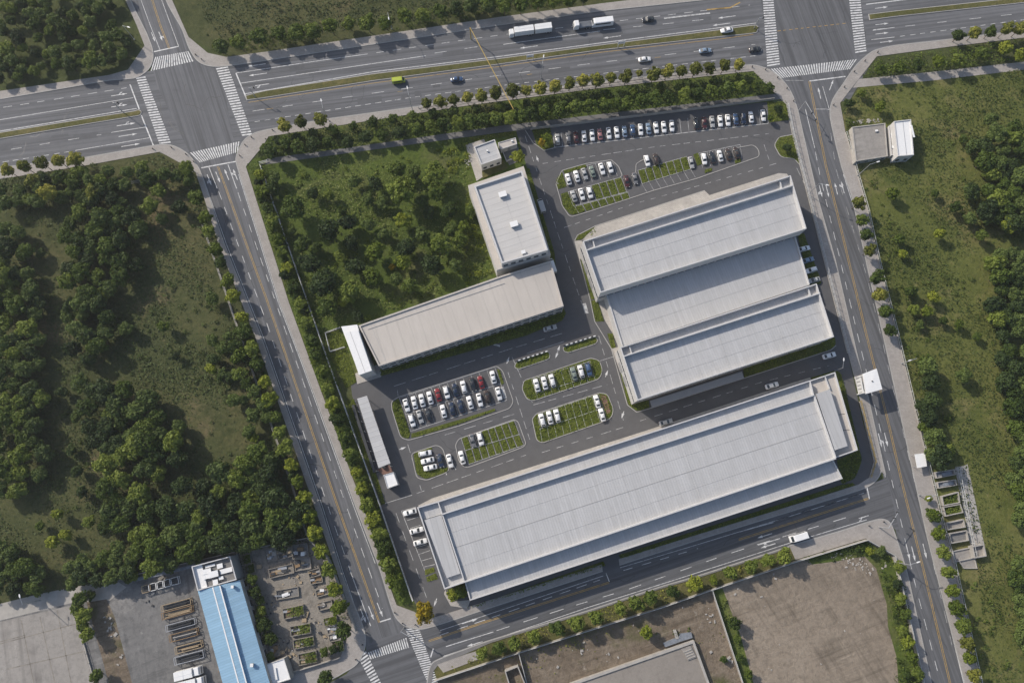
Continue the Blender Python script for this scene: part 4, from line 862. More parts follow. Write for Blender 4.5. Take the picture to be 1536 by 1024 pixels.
def row(k, pts, size, where, group, start, var=.12, kinds=None, name='street_tree'):
    n = len(pts)
    for i, p in enumerate(pts):
        s = (p[2] if len(p) > 2 else size)*random.uniform(1-var, 1+var)
        kk = p[3] if len(p) > 3 else (random.choice(kinds) if kinds else k)
        tree(kk, p[0], p[1], s, '%s %s, %s from the %s' % ({'street': 'olive green tree', 'round': 'round green tree', 'bright': 'bright green tree', 'dark': 'dark green tree', 'mid': 'green tree', 'yellow': 'yellow tree'}[kk], where, ordinal(i+1), start), name, group)
def z(ox, oy, sc, pts): return [(ox+p[0]/sc, oy+p[1]/sc)+tuple(p[2:]) for p in pts]
row('street', z(350, 0, 3.4125, [(260, 645), (348, 628), (448, 615)])+z(350, 0, 3.4125, [(988, 530), (1060, 522), (1128, 515), (1198, 503), (1270, 493), (1340, 480)])
    + z(700, 0, 3.072, [(135, 433), (213, 425), (275, 418), (340, 410), (407, 398), (475, 388), (537, 378), (600, 372), (665, 364), (735, 356), (795, 342, 1.4), (862, 345), (925, 335), (990, 330), (1055, 322), (1120, 315), (1187, 308), (1253, 302)]), 2.55, 'in the row along the boulevard above the factory', 'boulevard pavement trees', 'left')
row('street', z(0, 0, 3.4125, [(45, 875), (130, 855), (218, 838), (303, 825), (385, 815)]), 2.6, 'on the boulevard pavement above the dark field', 'trees on the left boulevard pavement', 'left')
row('street', z(1136, 0, 3.4125, [(1030, 183, 2.4, 'round'), (1112, 170), (1192, 165, 2.4, 'round'), (1275, 153), (1345, 148), (1425, 135)]), 2.6, 'on the top right boulevard pavement', 'trees on the right boulevard pavement', 'left')
row('bright', z(1136, 0, 3.4125, [(630, 362), (730, 350), (820, 335), (925, 322), (1030, 312), (1150, 275), (1270, 245), (1345, 285), (1420, 240)]), 2.5, 'on the top right verge above the pale footpath', 'trees on the top right verge', 'left', kinds=('bright', 'round', 'mid'), name='verge_tree')
row('round', z(700, 0, 3.072, [(20, 565), (80, 555), (135, 552), (200, 545), (250, 540), (295, 525), (360, 520), (430, 512), (495, 503), (565, 495), (635, 487), (690, 480), (740, 475), (805, 466), (865, 460), (930, 452), (1000, 443), (1065, 433), (1130, 425), (1195, 420), (1260, 410), (1330, 395, 2.2), (1390, 405, 2.2)]), 2.85, 'in the hedge row above the long parking row', 'hedge row trees above the parking', 'left', kinds=('round', 'round', 'mid'), name='verge_tree')
row('round', z(350, 0, 3.4125, [(190, 780), (270, 735), (335, 760), (412, 745), (490, 732), (590, 735), (680, 705), (760, 695), (850, 680), (935, 665), (1010, 650), (1080, 645), (1150, 633), (1215, 622), (1280, 610), (1335, 603)]), 2.75, 'in the verge over the wooded plot', 'verge trees above the wooded plot', 'left', kinds=('round', 'mid', 'dark'), name='verge_tree')
row('dark', [(398, 222), (420, 212), (445, 207), (470, 200), (500, 195), (530, 190), (560, 185), (590, 180), (620, 176), (650, 172), (680, 168), (715, 165), (750, 161), (790, 157), (830, 152), (870, 147), (910, 142), (950, 137), (990, 132), (1030, 128), (1070, 124), (1110, 120)], 2.0, 'in the back row under the boulevard trees', 'low trees in the verge behind the boulevard trees', 'left', kinds=('dark', 'mid', 'mid'), name='verge_tree')
row('mid', z(350, 0, 3.4125, [(-60, 245), (30, 222), (130, 190), (240, 182), (330, 172), (410, 163), (500, 137), (590, 125), (685, 118), (780, 125), (880, 92), (970, 80), (1060, 62), (1140, 48), (1220, 36), (1310, 42)])+z(700, 0, 3.072, [(20, 28), (100, 22), (175, 28), (250, 26), (330, 12), (400, 8), (470, 0), (540, -10)]), 3.1, 'along the top side of the boulevard', 'trees along the top side of the boulevard', 'left', kinds=('mid', 'dark', 'round'), name='verge_tree')
row('bright', z(0, 250, 3.4125, [(1010, 165), (1055, 260), (1070, 332), (1105, 425), (1130, 490), (1165, 580), (1195, 665), (1240, 770), (1255, 842), (1295, 930), (1320, 1008)])+[(398, 573), (405, 600), (412, 625), (420, 648), (428, 672), (437, 697), (447, 722), (456, 748)]
    + z(270, 760, 3.878, [(755, 50), (790, 150), (825, 255), (865, 365), (900, 480), (930, 580), (955, 715, 3.2, 'round')]), 2.7, 'along the left side of the left road', 'trees on the left side of the left road', 'top', kinds=('bright', 'bright', 'round'))
tree('round', 489, 1015, 2.6, 'green tree on the pavement at the bottom left crossing', 'street_tree')
WR = z(350, 250, 3.4125, [(140, 45), (150, 130), (180, 215), (205, 290), (228, 370), (252, 440), (275, 520), (310, 620), (345, 700), (375, 800), (400, 890), (425, 960)])+[(484, 558), (492, 582), (500, 606), (508, 630), (517, 656), (526, 682), (535, 708), (543, 732), (552, 757), (560, 778), (568, 800), (576, 822), (583, 845), (591, 866)]
row('mid', WR, 2.5, 'in the hedge right of the left road', 'hedge trees beside the left boundary fence', 'top', .18, kinds=('mid', 'round', 'bright'), name='hedge_tree')
row('mid', [(p[0]+random.uniform(-6, 8)+3, p[1]+11) for p in WR[:-1]], 1.8, 'low between the left fence hedge trees', 'small hedge trees beside the left boundary fence', 'top', .2, kinds=('mid', 'bright', 'dark'), name='hedge_tree')
row('street', z(1136, 250, 3.4125, [(515, 190), (537, 275), (555, 350), (570, 430), (607, 570), (625, 655), (650, 745), (678, 840)]), 2.6, 'on the right road pavement beside the meadow', 'upper trees on the right pavement', 'top', kinds=('street', 'round', 'street'))
row('bright', z(1136, 724, 3.4125, [(875, 80, 1.3), (900, 165), (920, 258), (950, 355), (970, 455), (995, 548), (1018, 640), (1045, 730), (1070, 820), (1085, 895), (1105, 985)]), 2.45, 'on the lower right pavement beside the concrete pens', 'lower trees on the right pavement', 'top', kinds=('bright', 'round', 'street'))
row('round', z(590, 724, 3.4125, [(455, 870), (540, 843), (620, 818), (720, 783), (840, 742), (935, 715), (1035, 685), (1160, 640), (1240, 615), (1315, 585)])+z(900, 724, 3.4125, [(370, 552), (485, 515, 2.6, 'bright'), (580, 495, 1.7, 'bright'), (660, 455), (770, 425), (860, 395), (937, 372)]), 2.35, 'in the strip below the lower road', 'trees below the lower road', 'left', kinds=('round', 'round', 'mid'))
tree('yellow', 637, 917, 3.5, 'golden yellow tree on the corner pavement beside the lower crossing', 'street_tree')
for px, py, s, k, l in ((820, 208, 2.2, 'bright', 'bright green bushy tree in the lawn at the left end of the long parking row'), (777, 236, 2.6, 'bright', 'light green tree in the walled pen beside the gatehouse'), (813, 215, 1.6, 'yellow', 'small yellowish shrub beside the bright bushy tree of the top lawn'),
                        (690, 886, 2.3, 'bright', 'bright green tree in the lower left notch of the long warehouse'), (679, 893, 1.9, 'bright', 'small bright tree nearest the corner kerb in the notch of the long warehouse'), (1167, 165, 1.8, 'dark', 'dark bush in the lawn at the right end of the long parking row'), (1180, 222, 1.7, 'dark', 'dark shrub on the lawn bulge beside the right road'), (1155, 178, 1.3, 'bright', 'small bright shrub at the lower left corner of the top right lawn')):
    tree(k, px, py, s, l)
for i, (px, py, s) in enumerate(((122, 897, 2.6), (117, 912, 2.3), (128, 922, 2.7), (126, 936, 2.2), (134, 950, 2.4), (147, 1012, 2.3), (193, 868, 1.5), (201, 864, 1.7), (137, 892, 1.8))):
    tree('mid' if i != 7 else 'bright', px, py, s, '%s tree of the small trees edging the bottom left yard, counted from the top' % ordinal([1, 3, 4, 5, 6, 8, 9, 10, 2][i]), 'yard_tree', 'small trees at the bottom left yard')
# the wooded plot: every tree placed
WILD = z(350, 250, 3.4125, [(310, 215, 4.6, 'mid'), (355, 400, 3.3, 'mid'), (395, 500, 3.9, 'dark'), (495, 335, 4.2, 'dark'), (585, 290, 3.2, 'dark'), (605, 395, 2.9, 'dark'), (495, 150, 2.2, 'mid'), (725, 435, 3.6, 'bright'), (865, 275, 3.2, 'bright'), (870, 130, 5.2, 'mid'), (690, 170, 2.6, 'dark'), (770, 190, 2.6, 'dark'), (620, 80, 2.6, 'mid'), (730, 95, 2.9, 'dark'), (1030, 40, 4.4, 'mid'), (1040, 130, 3.7, 'mid'), (1110, 225, 3.3, 'mid'), (965, 345, 2.7, 'bright'), (890, 415, 3.6, 'dark'), (1065, 400, 3.9, 'mid'), (1160, 380, 3.0, 'mid'), (870, 495, 2.9, 'bright'), (812, 515, 1.3, 'yellow'), (715, 565, 3.4, 'bright'), (1020, 510, 4.0, 'dark'), (1140, 505, 2.6, 'bright'), (465, 600, 4.8, 'dark'), (595, 640, 4.2, 'mid'), (625, 515, 3.3, 'dark'), (905, 615, 3.1, 'mid'), (835, 580, 2.6, 'dark'), (485, 725, 3.6, 'mid'), (640, 770, 2.4, 'dark'), (695, 300, 2.7, 'dark'), (410, 140, 2.4, 'dark'), (840, 15, 3.4, 'mid'), (930, 30, 2.6, 'mid'), (1180, 310, 2.4, 'bright'), (1110, 330, 2.6, 'dark'), (780, 350, 2.5, 'dark'), (545, 460, 2.3, 'mid'), (430, 420, 2.2, 'mid'), (560, 690, 2.2, 'bright'), (1210, 230, 2.2, 'mid'), (210, 60, 2.6, 'dark'), (205, 120, 2.4, 'dark'), (560, 230, 2.0, 'mid'), (300, 330, 1.8, 'dark'), (970, 180, 2.6, 'mid'), (1000, 240, 2.4, 'dark')])
FIELD = {'wild': ("wooded plot beside the office", WILD)}
def scatter(poly, n, smin, smax, kinds):
    xs, ys = [p[0] for p in poly], [p[1] for p in poly]; out = []; t = 0; n = int(n*1.0)
    while len(out) < n and t < 4000:
        t += 1; x, y = random.uniform(min(xs), max(xs)), random.uniform(min(ys), max(ys))
        if not inpoly(x, y, poly) or not (-9 < x < 1545 and -9 < y < 1033): continue
        s = random.uniform(smin, smax)
        if all((x-o[0])**2+(y-o[1])**2 > ((s+o[2])*2.55)**2 for o in out): out.append((x, y, s*.93, random.choice(kinds)))
    return out
DK = ('dark', 'dark', 'mid')
FIELD['a'] = ("small clump at the upper left edge", [(8, 345, 3, 'dark'), (30, 350, 2.8, 'dark'), (14, 372, 3.9, 'dark'), (38, 378, 3.2, 'mid'), (6, 394, 2.8, 'dark')])
FIELD['b'] = ("clump halfway down the left edge", scatter([(-30, 405), (45, 405), (65, 440), (50, 485), (65, 520), (55, 560), (-30, 560)], 24, 2.9, 4.2, DK))
FIELD['c'] = ("clump below halfway on the left edge", scatter([(-30, 570), (40, 570), (70, 600), (55, 640), (75, 700), (30, 740), (-30, 740)], 24, 2.9, 4.3, DK))
FIELD['d'] = ("large upper clump of the dark field", scatter([(140, 285), (165, 290), (215, 335), (212, 395), (185, 435), (150, 455), (100, 440), (80, 400), (95, 355), (120, 310)], 30, 3.0, 4.2, ('dark', 'mid')))
FIELD['e'] = ("narrow middle clump of the dark field", scatter([(100, 450), (160, 450), (168, 490), (155, 545), (120, 545), (100, 500)], 12, 2.8, 4.0, ('dark', 'mid')))
FIELD['f'] = ("clump below the dark field's bare patch", scatter([(120, 572), (180, 565), (215, 590), (245, 610), (240, 655), (200, 680), (150, 665), (130, 625)], 20, 3.2, 4.6, DK))
FIELD['g'] = ("lower middle wood of the dark field", scatter([(150, 670), (260, 655), (285, 700), (290, 760), (310, 830), (240, 855), (175, 790), (150, 720)], 30, 3.1, 4.5, ('dark', 'mid', 'mid')))
FIELD['h'] = ("lower right wood of the dark field", scatter([(300, 720), (400, 670), (440, 735), (462, 800), (420, 815), (345, 825), (285, 840), (300, 780)], 34, 3.2, 4.8, DK))
FIELD['i'] = ("tree line above the bottom left yard", scatter([(100, 845), (200, 815), (285, 822), (288, 836), (130, 876), (95, 880)], 18, 2.6, 3.6, DK))
FIELD['j'] = ('clump at the lower left edge', scatter([(-30, 815), (45, 815), (70, 850), (60, 885), (-30, 905)], 10, 2.8, 4.0, DK))
FIELD['k'] = ("loose group along the left road fence", scatter([(300, 435), (330, 440), (360, 500), (395, 585), (430, 680), (445, 720), (400, 690), (345, 600), (305, 540)], 26, 2.1, 3.2, ('dark', 'dark', 'mid', 'bright')))
FIELD['l'] = ("field row below the left boulevard", scatter([(-30, 285), (60, 268), (200, 248), (282, 252), (292, 270), (200, 285), (60, 305), (-30, 318)], 30, 2.6, 3.4, ('mid', 'dark', 'mid', 'street')))
FIELD['m'] = ("gaps between the dark field clumps", [(190, 493, 2.6, 'mid'), (247, 490, 2.2, 'mid'), (95, 588, 2.2, 'dark'), (62, 380, 1.8, 'dark'), (115, 625, 2.0, 'dark'), (108, 675, 1.9, 'dark'), (118, 706, 2.1, 'dark'), (125, 738, 2.1, 'dark'), (88, 770, 2.0, 'bright'), (62, 788, 1.6, 'mid'), (215, 262, 2.8, 'dark'), (240, 288, 2.9, 'mid'), (225, 310, 3.2, 'mid'), (270, 312, 2.8, 'dark'), (245, 330, 2.4, 'dark'), (182, 305, 2.8, 'dark'), (270, 640, 2.6, 'dark'), (262, 665, 2.4, 'mid'), (135, 782, 2.2, 'mid'), (160, 790, 2.4, 'mid'), (80, 812, 2.4, 'bright'), (100, 802, 2.0, 'bright'), (60, 545, 2.6, 'dark'), (265, 535, 1.6, 'dark')])
FIELD['n'] = ("dense top left corner wood", scatter([(-40, -40), (180, -40), (180, 30), (196, 68), (176, 92), (145, 97), (60, 114), (-40, 125)], 70, 2.0, 3.2, ('dark', 'mid')))
FIELD['p'] = ("dense wood at the upper right edge", scatter([(1478, 215), (1500, 195), (1580, 180), (1580, 345), (1535, 350), (1500, 335), (1472, 320), (1482, 265), (1470, 240)], 30, 3.0, 4.3, ('dark', 'mid')))
FIELD['q'] = ("wood halfway down the right edge", scatter([(1485, 385), (1580, 370), (1580, 515), (1500, 510), (1480, 470), (1498, 430)], 24, 3.0, 4.2, ('dark', 'mid', 'dark')))
FIELD['r'] = ("wood along the lower right edge", scatter([(1500, 525), (1580, 520), (1580, 800), (1530, 795), (1516, 720), (1524, 660), (1506, 590)], 30, 3.0, 4.2, ('dark', 'mid', 'dark')))
FIELD['s'] = ("group at the bottom right edge", scatter([(1522, 840), (1580, 830), (1580, 1010), (1530, 960), (1518, 890)], 12, 2.8, 3.8, ('dark', 'mid')))
FIELD['t'] = ("open meadow on the right", z(1136, 250, 3.4125, [(690, 140, 2.3, 'bright'), (905, 140, 1.6, 'mid'), (1005, 212, 2.1, 'mid'), (1085, 268, 2.5, 'mid'), (1090, 130, 2.9, 'dark'), (930, 345, 2.2, 'bright'), (1175, 265, 2.7, 'dark'), (1140, 355, 2.3, 'mid'), (1280, 300, 3.2, 'bright'), (725, 375, 2.1, 'mid'), (745, 447, 1.8, 'bright'), (780, 640, 2.1, 'mid'), (900, 665, 2.3, 'bright'), (795, 735, 2.1, 'mid'), (868, 740, 2.1, 'bright'), (945, 790, 1.7, 'mid'), (1030, 808, 1.7, 'bright'), (830, 810, 1.6, 'dark'), (850, 1000, 2.2, 'mid'), (1120, 870, 1.6, 'mid')])
    + z(1136, 0, 3.4125, [(1190, 615, 2.7, 'dark'), (1100, 755, 3.1, 'dark'), (1090, 990, 2.8, 'dark'), (690, 990, 2.4, 'bright'), (630, 545, 2.2, 'bright'), (470, 530, 1.9, 'mid'), (530, 480, 1.7, 'mid'), (1050, 215+500, 1.8, 'mid')])+[(1444, 563, 2.7, 'mid')])
FIELD['u'] = ("group beside the right pavement railing", z(1136, 500, 3.4125, [(860, 172, 3.3, 'dark'), (878, 250, 3.3, 'dark'), (888, 345, 3.2, 'dark'), (833, 370, 2.4, 'dark'), (865, 430, 3.2, 'dark'), (898, 530, 3.5, 'dark'), (925, 635, 4.0, 'dark'), (885, 620, 2.7, 'mid'), (965, 590, 2.4, 'mid'), (850, 480, 2.4, 'mid')]))
FIELD['v'] = ("edges of the bare lot", [(1348, 850, 2.0, 'mid'), (1345, 875, 1.8, 'dark'), (1350, 898, 2.0, 'mid'), (1356, 920, 1.9, 'mid'), (1352, 945, 2.0, 'mid'), (1361, 962, 2.2, 'bright'), (1366, 985, 2.2, 'bright'), (1374, 1008, 2.2, 'mid'), (1358, 1008, 1.6, 'mid'), (1322, 826, 1.6, 'dark'), (1304, 826, 1.5, 'bright'), (1101, 934, 2.2, 'mid'), (1106, 958, 1.5, 'mid'), (1109, 985, 1.3, 'mid'), (1122, 1010, 1.5, 'bright'), (970, 948, 2.3, 'bright'), (1085, 848+140, 1.2, 'mid')])
LOOK = {'dark': 'dark', 'mid': 'green', 'bright': 'bright', 'yellow': 'yellow', 'street': 'olive', 'round': 'green'}
BIG = sorted([p for w_, pts in FIELD.values() for p in pts if p[2] >= 2.45], key=lambda p: -p[2]*((p[0] > 8)+(p[1] > 8)+(p[0] < 1528)+(p[1] < 1016)))
REST = {(p[0], p[1]) for p in BIG[292:]}; RV = []; RT = MB()
for p in BIG[292:]:      # the rest of the woods reads as one mass
    cm, tm, th, Rc = random.choice(KIND[p[3]]); s = p[2]/Rc; g = P(p[0], p[1], (th+1.9)*s); a_ = random.uniform(0, 6.28)
    V = np.empty(len(cm.vertices)*3, np.float32); cm.vertices.foreach_get('co', V); V = V.reshape(-1, 3)*s
    V = np.stack([V[:, 0]*math.cos(a_)-V[:, 1]*math.sin(a_)+g.x, V[:, 0]*math.sin(a_)+V[:, 1]*math.cos(a_)+g.y, V[:, 2]+th*s], 1); RV.append(V)
if RV:
    V = np.concatenate(RV); o = bpy.data.objects.new('woodland', np_mesh('woodland', V, len(V)//4, M['f_dark'])); COL.objects.link(o); tag(o, None, None, kind='stuff')
for key, (where, pts) in FIELD.items():
    ex = {}
    for lab, f in (('topmost', lambda p: -p[1]), ('lowest', lambda p: p[1]), ('leftmost', lambda p: -p[0]), ('rightmost', lambda p: p[0]), ('largest', lambda p: p[2]), ('smallest', lambda p: -p[2])):
        vis = [i for i in range(len(pts)) if 0 < pts[i][0] < 1536 and 0 < pts[i][1] < 1024]
        i = max(vis, key=lambda i: f(pts[i])); ex.setdefault(i, lab)
    inner = [i for i in range(len(pts)) if i not in ex]
    # the rest in reading order inside their clump, by tone
    by = {}
    for i in sorted(inner, key=lambda i: pts[i][0]): by.setdefault(pts[i][3], []).append(i)
    for i, p in enumerate(pts):
        if p[2] >= 2.45 and (p[0], p[1]) in REST: continue
        tone = LOOK[p[3]]
        if i in ex: lab = '%s bushy tree, the %s in the %s' % (tone, ex[i], where)
        elif len(by[p[3]]) == 1: lab = 'the one plain %s tree inside the %s' % (tone, where)
        elif 0 < p[0] < 1536 and 0 < p[1] < 1024 and len(by[p[3]]) <= 12: lab = '%s tree, %s such from left inside the %s' % (tone, ordinal(by[p[3]].index(i)+1), where)
        else: lab = '%s bushy tree in the midst of the %s' % (tone, where)
        bush = p[2] < 2.45
        tree(p[3], p[0], p[1], p[2], lab.replace('tree', 'bush') if bush else lab, 'bush' if bush else 'field_tree', where, 'bush' if bush else 'tree')
# uncountable low growth
def undergrowth(name, pxs, dens, hmin, hmax, leaf, m, clump=0.0, nsc=.12, avoid=None):
    w = [(p.x, p.y) for p in W(pxs)]; xs, ys = [p[0] for p in w], [p[1] for p in w]
    n = int(abs(area2(w))/2*dens); bx = (max(xs)-min(xs))*(max(ys)-min(ys)); n2 = int(bx*dens)
    X, Y = rng.uniform(min(xs), max(xs), n2), rng.uniform(min(ys), max(ys), n2)
    c = np.zeros(n2, bool); j = len(w)-1
    for i in range(len(w)):
        xi, yi = w[i]; xj, yj = w[j]
        if yi != yj: c ^= ((yi > Y) != (yj > Y)) & (X < (xj-xi)*(Y-yi)/(yj-yi)+xi)
        j = i
    X, Y = X[c], Y[c]
    f = np.sin(X*nsc+3*np.sin(Y*nsc*.6))+np.sin(Y*nsc*1.3+2*np.sin(X*nsc*.45+1))+.7*np.sin(X*nsc*2.7+Y*nsc*2.1)
    if clump: k = f > rng.normal(clump, .8, len(X)); X, Y, f = X[k], Y[k], f[k]
    hh = rng.uniform(hmin, hmax, len(X))*(1+.35*np.clip(f, -1, 1.5)); Cn = np.stack([X, Y, hh], 1)
    D = rng.normal(size=(len(X), 3))*.7+np.array([0, 0, .9])
    V = quads(Cn, D, leaf*rng.uniform(.5, 1.5, len(X)), rng)
    me = np_mesh(name, V, len(X), M[m]); o = bpy.data.objects.new(name, me); COL.objects.link(o); return tag(o, None, None, kind='stuff')
undergrowth('weeds', [(-60, 300), (0, 268), (126, 249), (240, 232), (292, 262), (334, 380), (386, 520), (468, 770), (482, 815), (345, 826), (140, 876), (-60, 915)], 5, .03, .4, .45, 'f_weed_shade', -.1)
undergrowth('weeds', [(400, 248), (600, 222), (705, 210), (705, 283), (748, 408), (535, 485), (500, 545)], 4, .05, .6, .45, 'f_weed', .2)
undergrowth('weeds', [(1290, 134), (1536, 104), (1600, 95), (1600, 1040), (1478, 1024), (1465, 845), (1430, 700), (1382, 646), (1320, 396), (1284, 250), (1270, 199), (1264, 160)], 5, .03, .36, .45, 'f_weed', -.1)
undergrowth('weeds', [(270, -30), (340, 70), (700, 20), (870, -5), (1050, -30)], 2.5, .05, .5, .5, 'f_weed_shade', .0)
undergrowth('hedge_growth', [(400, 207), (628, 171), (700, 161), (895, 135), (1130, 109), (1164, 140), (1000, 159), (794, 183), (520, 221), (402, 237), (385, 238)], 11, .15, 1.1, .45, 'f_dark', -.6, .3)
undergrowth('hedge_growth', [(374, 250), (393, 248), (498, 549), (573, 765), (618, 895), (600, 905), (581, 863), (547, 760), (468, 543), (405, 358)], 15, .2, 2.0, .5, 'f_mid', -.6, .3)
undergrowth('hedge_growth', [(1288, 118), (1318, 88), (1429, 74), (1536, 60), (1600, 52), (1600, 84), (1536, 92), (1400, 107)], 9, .2, 1.5, .5, 'f_mid', -.4, .3)
undergrowth('lawn_grass', [(x, y) for x, y in C], 5, .14, .35, .32, 'f_bright', .3, .9) if False else None
undergrowth('shrub_bed', [(569, 553), (845, 463), (849, 470), (843, 480), (790, 502), (572, 563)], 7, .15, .9, .45, 'f_mid', -.3, .5)
undergrowth('shrub_bed', [(598, 598), (589, 605), (590, 614), (603, 655), (613, 657), (614, 648)], 9, .2, .9, .4, 'f_bright', -.6, .6)
undergrowth('shrub_bed', [(700, 911), (905, 841), (908, 848), (716, 909)], 6, .1, .7, .4, 'f_mid', -.3, .5)
undergrowth('shrub_bed', [(929, 833), (1264, 727), (1280, 724), (932, 837)], 6, .1, .7, .4, 'f_mid', -.3, .5)
undergrowth('shrub_bed', [(1256, 560), (1260, 560), (1265, 574), (1291, 690), (1281, 716), (1264, 722), (1259, 690), (1287, 680)], 6, .1, .8, .4, 'f_mid', -.3, .5)
undergrowth('shrub_bed', [(789, 254), (794, 255), (832, 382), (833, 402), (826, 385)], 6, .1, .9, .4, 'f_mid', .1, .5)
undergrowth('shrub_bed', [(655, 1012), (737, 964), (989, 885), (1183, 824), (1190, 839), (990, 908), (778, 975)], 3, .05, .6, .45, 'f_olive', .2, .35)
undergrowth('weeds', [(1210, 838), (1298, 810), (1336, 834), (1350, 870), (1380, 1024), (1352, 1024), (1336, 880), (1320, 838), (1296, 822)], 5, .1, .8, .45, 'f_mid', .1, .4)
undergrowth('weeds', [(660, 1018), (780, 980), (980, 916), (1064, 888), (1090, 960), (1000, 968), (860, 1015), (780, 1024)], 1.2, .05, .45, .45, 'f_olive', .9, .12)
undergrowth('weeds', [(360, 840), (376, 835), (425, 985), (405, 992)], 5, .1, 1.2, .45, 'f_mid', .2, .5)

# scrub: low weed clumps over the rough ground, too many to count
def scrub(pxs, dens, rmin, rmax, m, leaf=.42, per=34, nsc=.09, th=-.2):
    w = [(p.x, p.y) for p in W(pxs)]; xs, ys = [p[0] for p in w], [p[1] for p in w]; n = int((max(xs)-min(xs))*(max(ys)-min(ys))*dens); Cs, Ds, Ss = [], [], []
    for _ in range(n):
        x, y = random.uniform(min(xs), max(xs)), random.uniform(min(ys), max(ys))
        if not inpoly(x, y, w) or math.sin(x*nsc+2*math.sin(y*nsc*.7))+math.sin(y*nsc*1.2+x*nsc*.4)+random.gauss(0, .5) < th: continue
        r_ = random.uniform(rmin, rmax)*(1.5 if random.random() < .12 else 1); c, d, s = lump_leaves(np.array([x, y, r_*.25]), r_, int(per*(r_/rmax)**1.5)+8, leaf, rng, .6); Cs.append(c); Ds.append(d); Ss.append(s)
    Cc = np.concatenate(Cs); Cc[:, 2] = np.abs(Cc[:, 2])*.8+.05; V = quads(Cc, np.concatenate(Ds), np.concatenate(Ss), rng)
    o = bpy.data.objects.new('scrub', np_mesh('scrub', V, len(Cc), M[m])); COL.objects.link(o); tag(o, None, None, kind='stuff')
WP = [(400, 250), (600, 224), (704, 212), (705, 284), (746, 408), (535, 484), (503, 545)]
scrub(WP, .05, .4, 1.1, 'f_mid'); scrub(WP, .06, .3, .9, 'f_bright', .4, 26, .13)
scrub([(700, 212), (705, 284), (746, 408), (700, 425), (690, 330), (660, 230)], .3, .4, 1.2, 'f_bright', .42, 30, .2, -.6); scrub([(560, 470), (700, 420), (745, 408), (560, 476), (505, 545), (500, 535)], .2, .4, 1.1, 'f_bright', .42, 30, .2, -.6)
LF = [(-10, 300), (0, 270), (126, 250), (240, 234), (292, 262), (334, 380), (386, 520), (468, 770), (482, 815), (345, 826), (140, 874), (-10, 910)]
scrub(LF, .035, .4, 1.4, 'f_dark', .45); scrub(LF, .03, .3, .9, 'f_weed_shade', .4, 26, .05)
RF = [(1290, 134), (1536, 104), (1545, 1030), (1478, 1024), (1465, 845), (1430, 700), (1384, 646), (1322, 396), (1286, 250), (1272, 199), (1266, 160)]
scrub(RF, .035, .3, 1.0, 'f_weed', .4, 26, .06); scrub(RF, .012, .4, 1.2, 'f_mid', .42, 30, .11, .3)
scrub([(1270, 215), (1300, 225), (1385, 480), (1440, 690), (1395, 660), (1346, 498), (1322, 396), (1284, 250)], .09, .4, 1.2, 'f_mid', .42); scrub([(1436, 845), (1470, 850), (1520, 1024), (1476, 1024)], .09, .4, 1.2, 'f_mid', .42)
scrub([(300, 62), (342, 80), (482, 62), (750, 20), (1000, -16), (1000, -34), (750, 0), (482, 44), (320, 62)], .25, .5, 1.5, 'f_mid', .42, 32, .1, -1)
scrub([(262, -5), (285, 50), (340, 78), (750, 16), (870, -3)], .05, .4, 1.1, 'f_weed_shade', .42, 28, .07)
scrub([(308, 300), (330, 367), (384, 508), (470, 760), (490, 820), (522, 905), (526, 935), (512, 930), (470, 800), (384, 560), (310, 350)], .2, .4, 1.3, 'f_mid', .42, 30, .2, -1)
scrub([(1210, 838), (1298, 811), (1337, 836), (1352, 880), (1382, 1030), (1348, 1030), (1338, 910), (1318, 850), (1298, 830)], .9, .4, 1.4, 'f_mid', .4, 28, .2, -.4)
scrub([(655, 1012), (737, 964), (989, 885), (1183, 824), (1190, 839), (990, 908), (778, 975)], .03, .3, .8, 'f_olive', .4, 26, .2, -.2); scrub([(785, 985), (1062, 890), (1095, 960), (1000, 955), (860, 1012)], .03, .3, .9, 'f_weed', .4, 24, .12, .4)
scrub([(1070, 890), (1190, 848), (1295, 815), (1330, 838), (1340, 870), (1290, 850), (1190, 870), (1095, 910)], .05, .2, .6, 'f_weed', .35, 20, .25, .5)
scrub([(1068, 888), (1085, 884), (1128, 1020), (1112, 1020)], .12, .3, .9, 'f_weed', .4, 24, .2, -.3)
# tufted planting of the green bays and verges
Vs = []
for pxs, zz in CELLS:
    w = [(p.x, p.y) for p in W(pxs)]; w = [tuple(v) for v in inset(ccw(w), .12)]; ar = abs(area2(w))/2; xs, ys = [p[0] for p in w], [p[1] for p in w]
    n = int((max(xs)-min(xs))*(max(ys)-min(ys))*7); X, Y = rng.uniform(min(xs), max(xs), n), rng.uniform(min(ys), max(ys), n)
    k = np.array([inpoly(x, y, w) for x, y in zip(X, Y)], bool) if n else np.zeros(0, bool); X, Y = X[k], Y[k]
    if len(X): Vs.append(quads(np.stack([X, Y, zz+rng.uniform(.02, .5, len(X))*(1+.5*np.sin(X*1.7)*np.sin(Y*1.9))], 1), rng.normal(size=(len(X), 3))*.7+np.array([0, 0, .9]), .34*rng.uniform(.5, 1.5, len(X)), rng))
V = np.concatenate(Vs); o = bpy.data.objects.new('bay_planting', np_mesh('bay_planting', V, len(V)//4, M['f_bright'])); COL.objects.link(o); tag(o, None, None, kind='stuff')
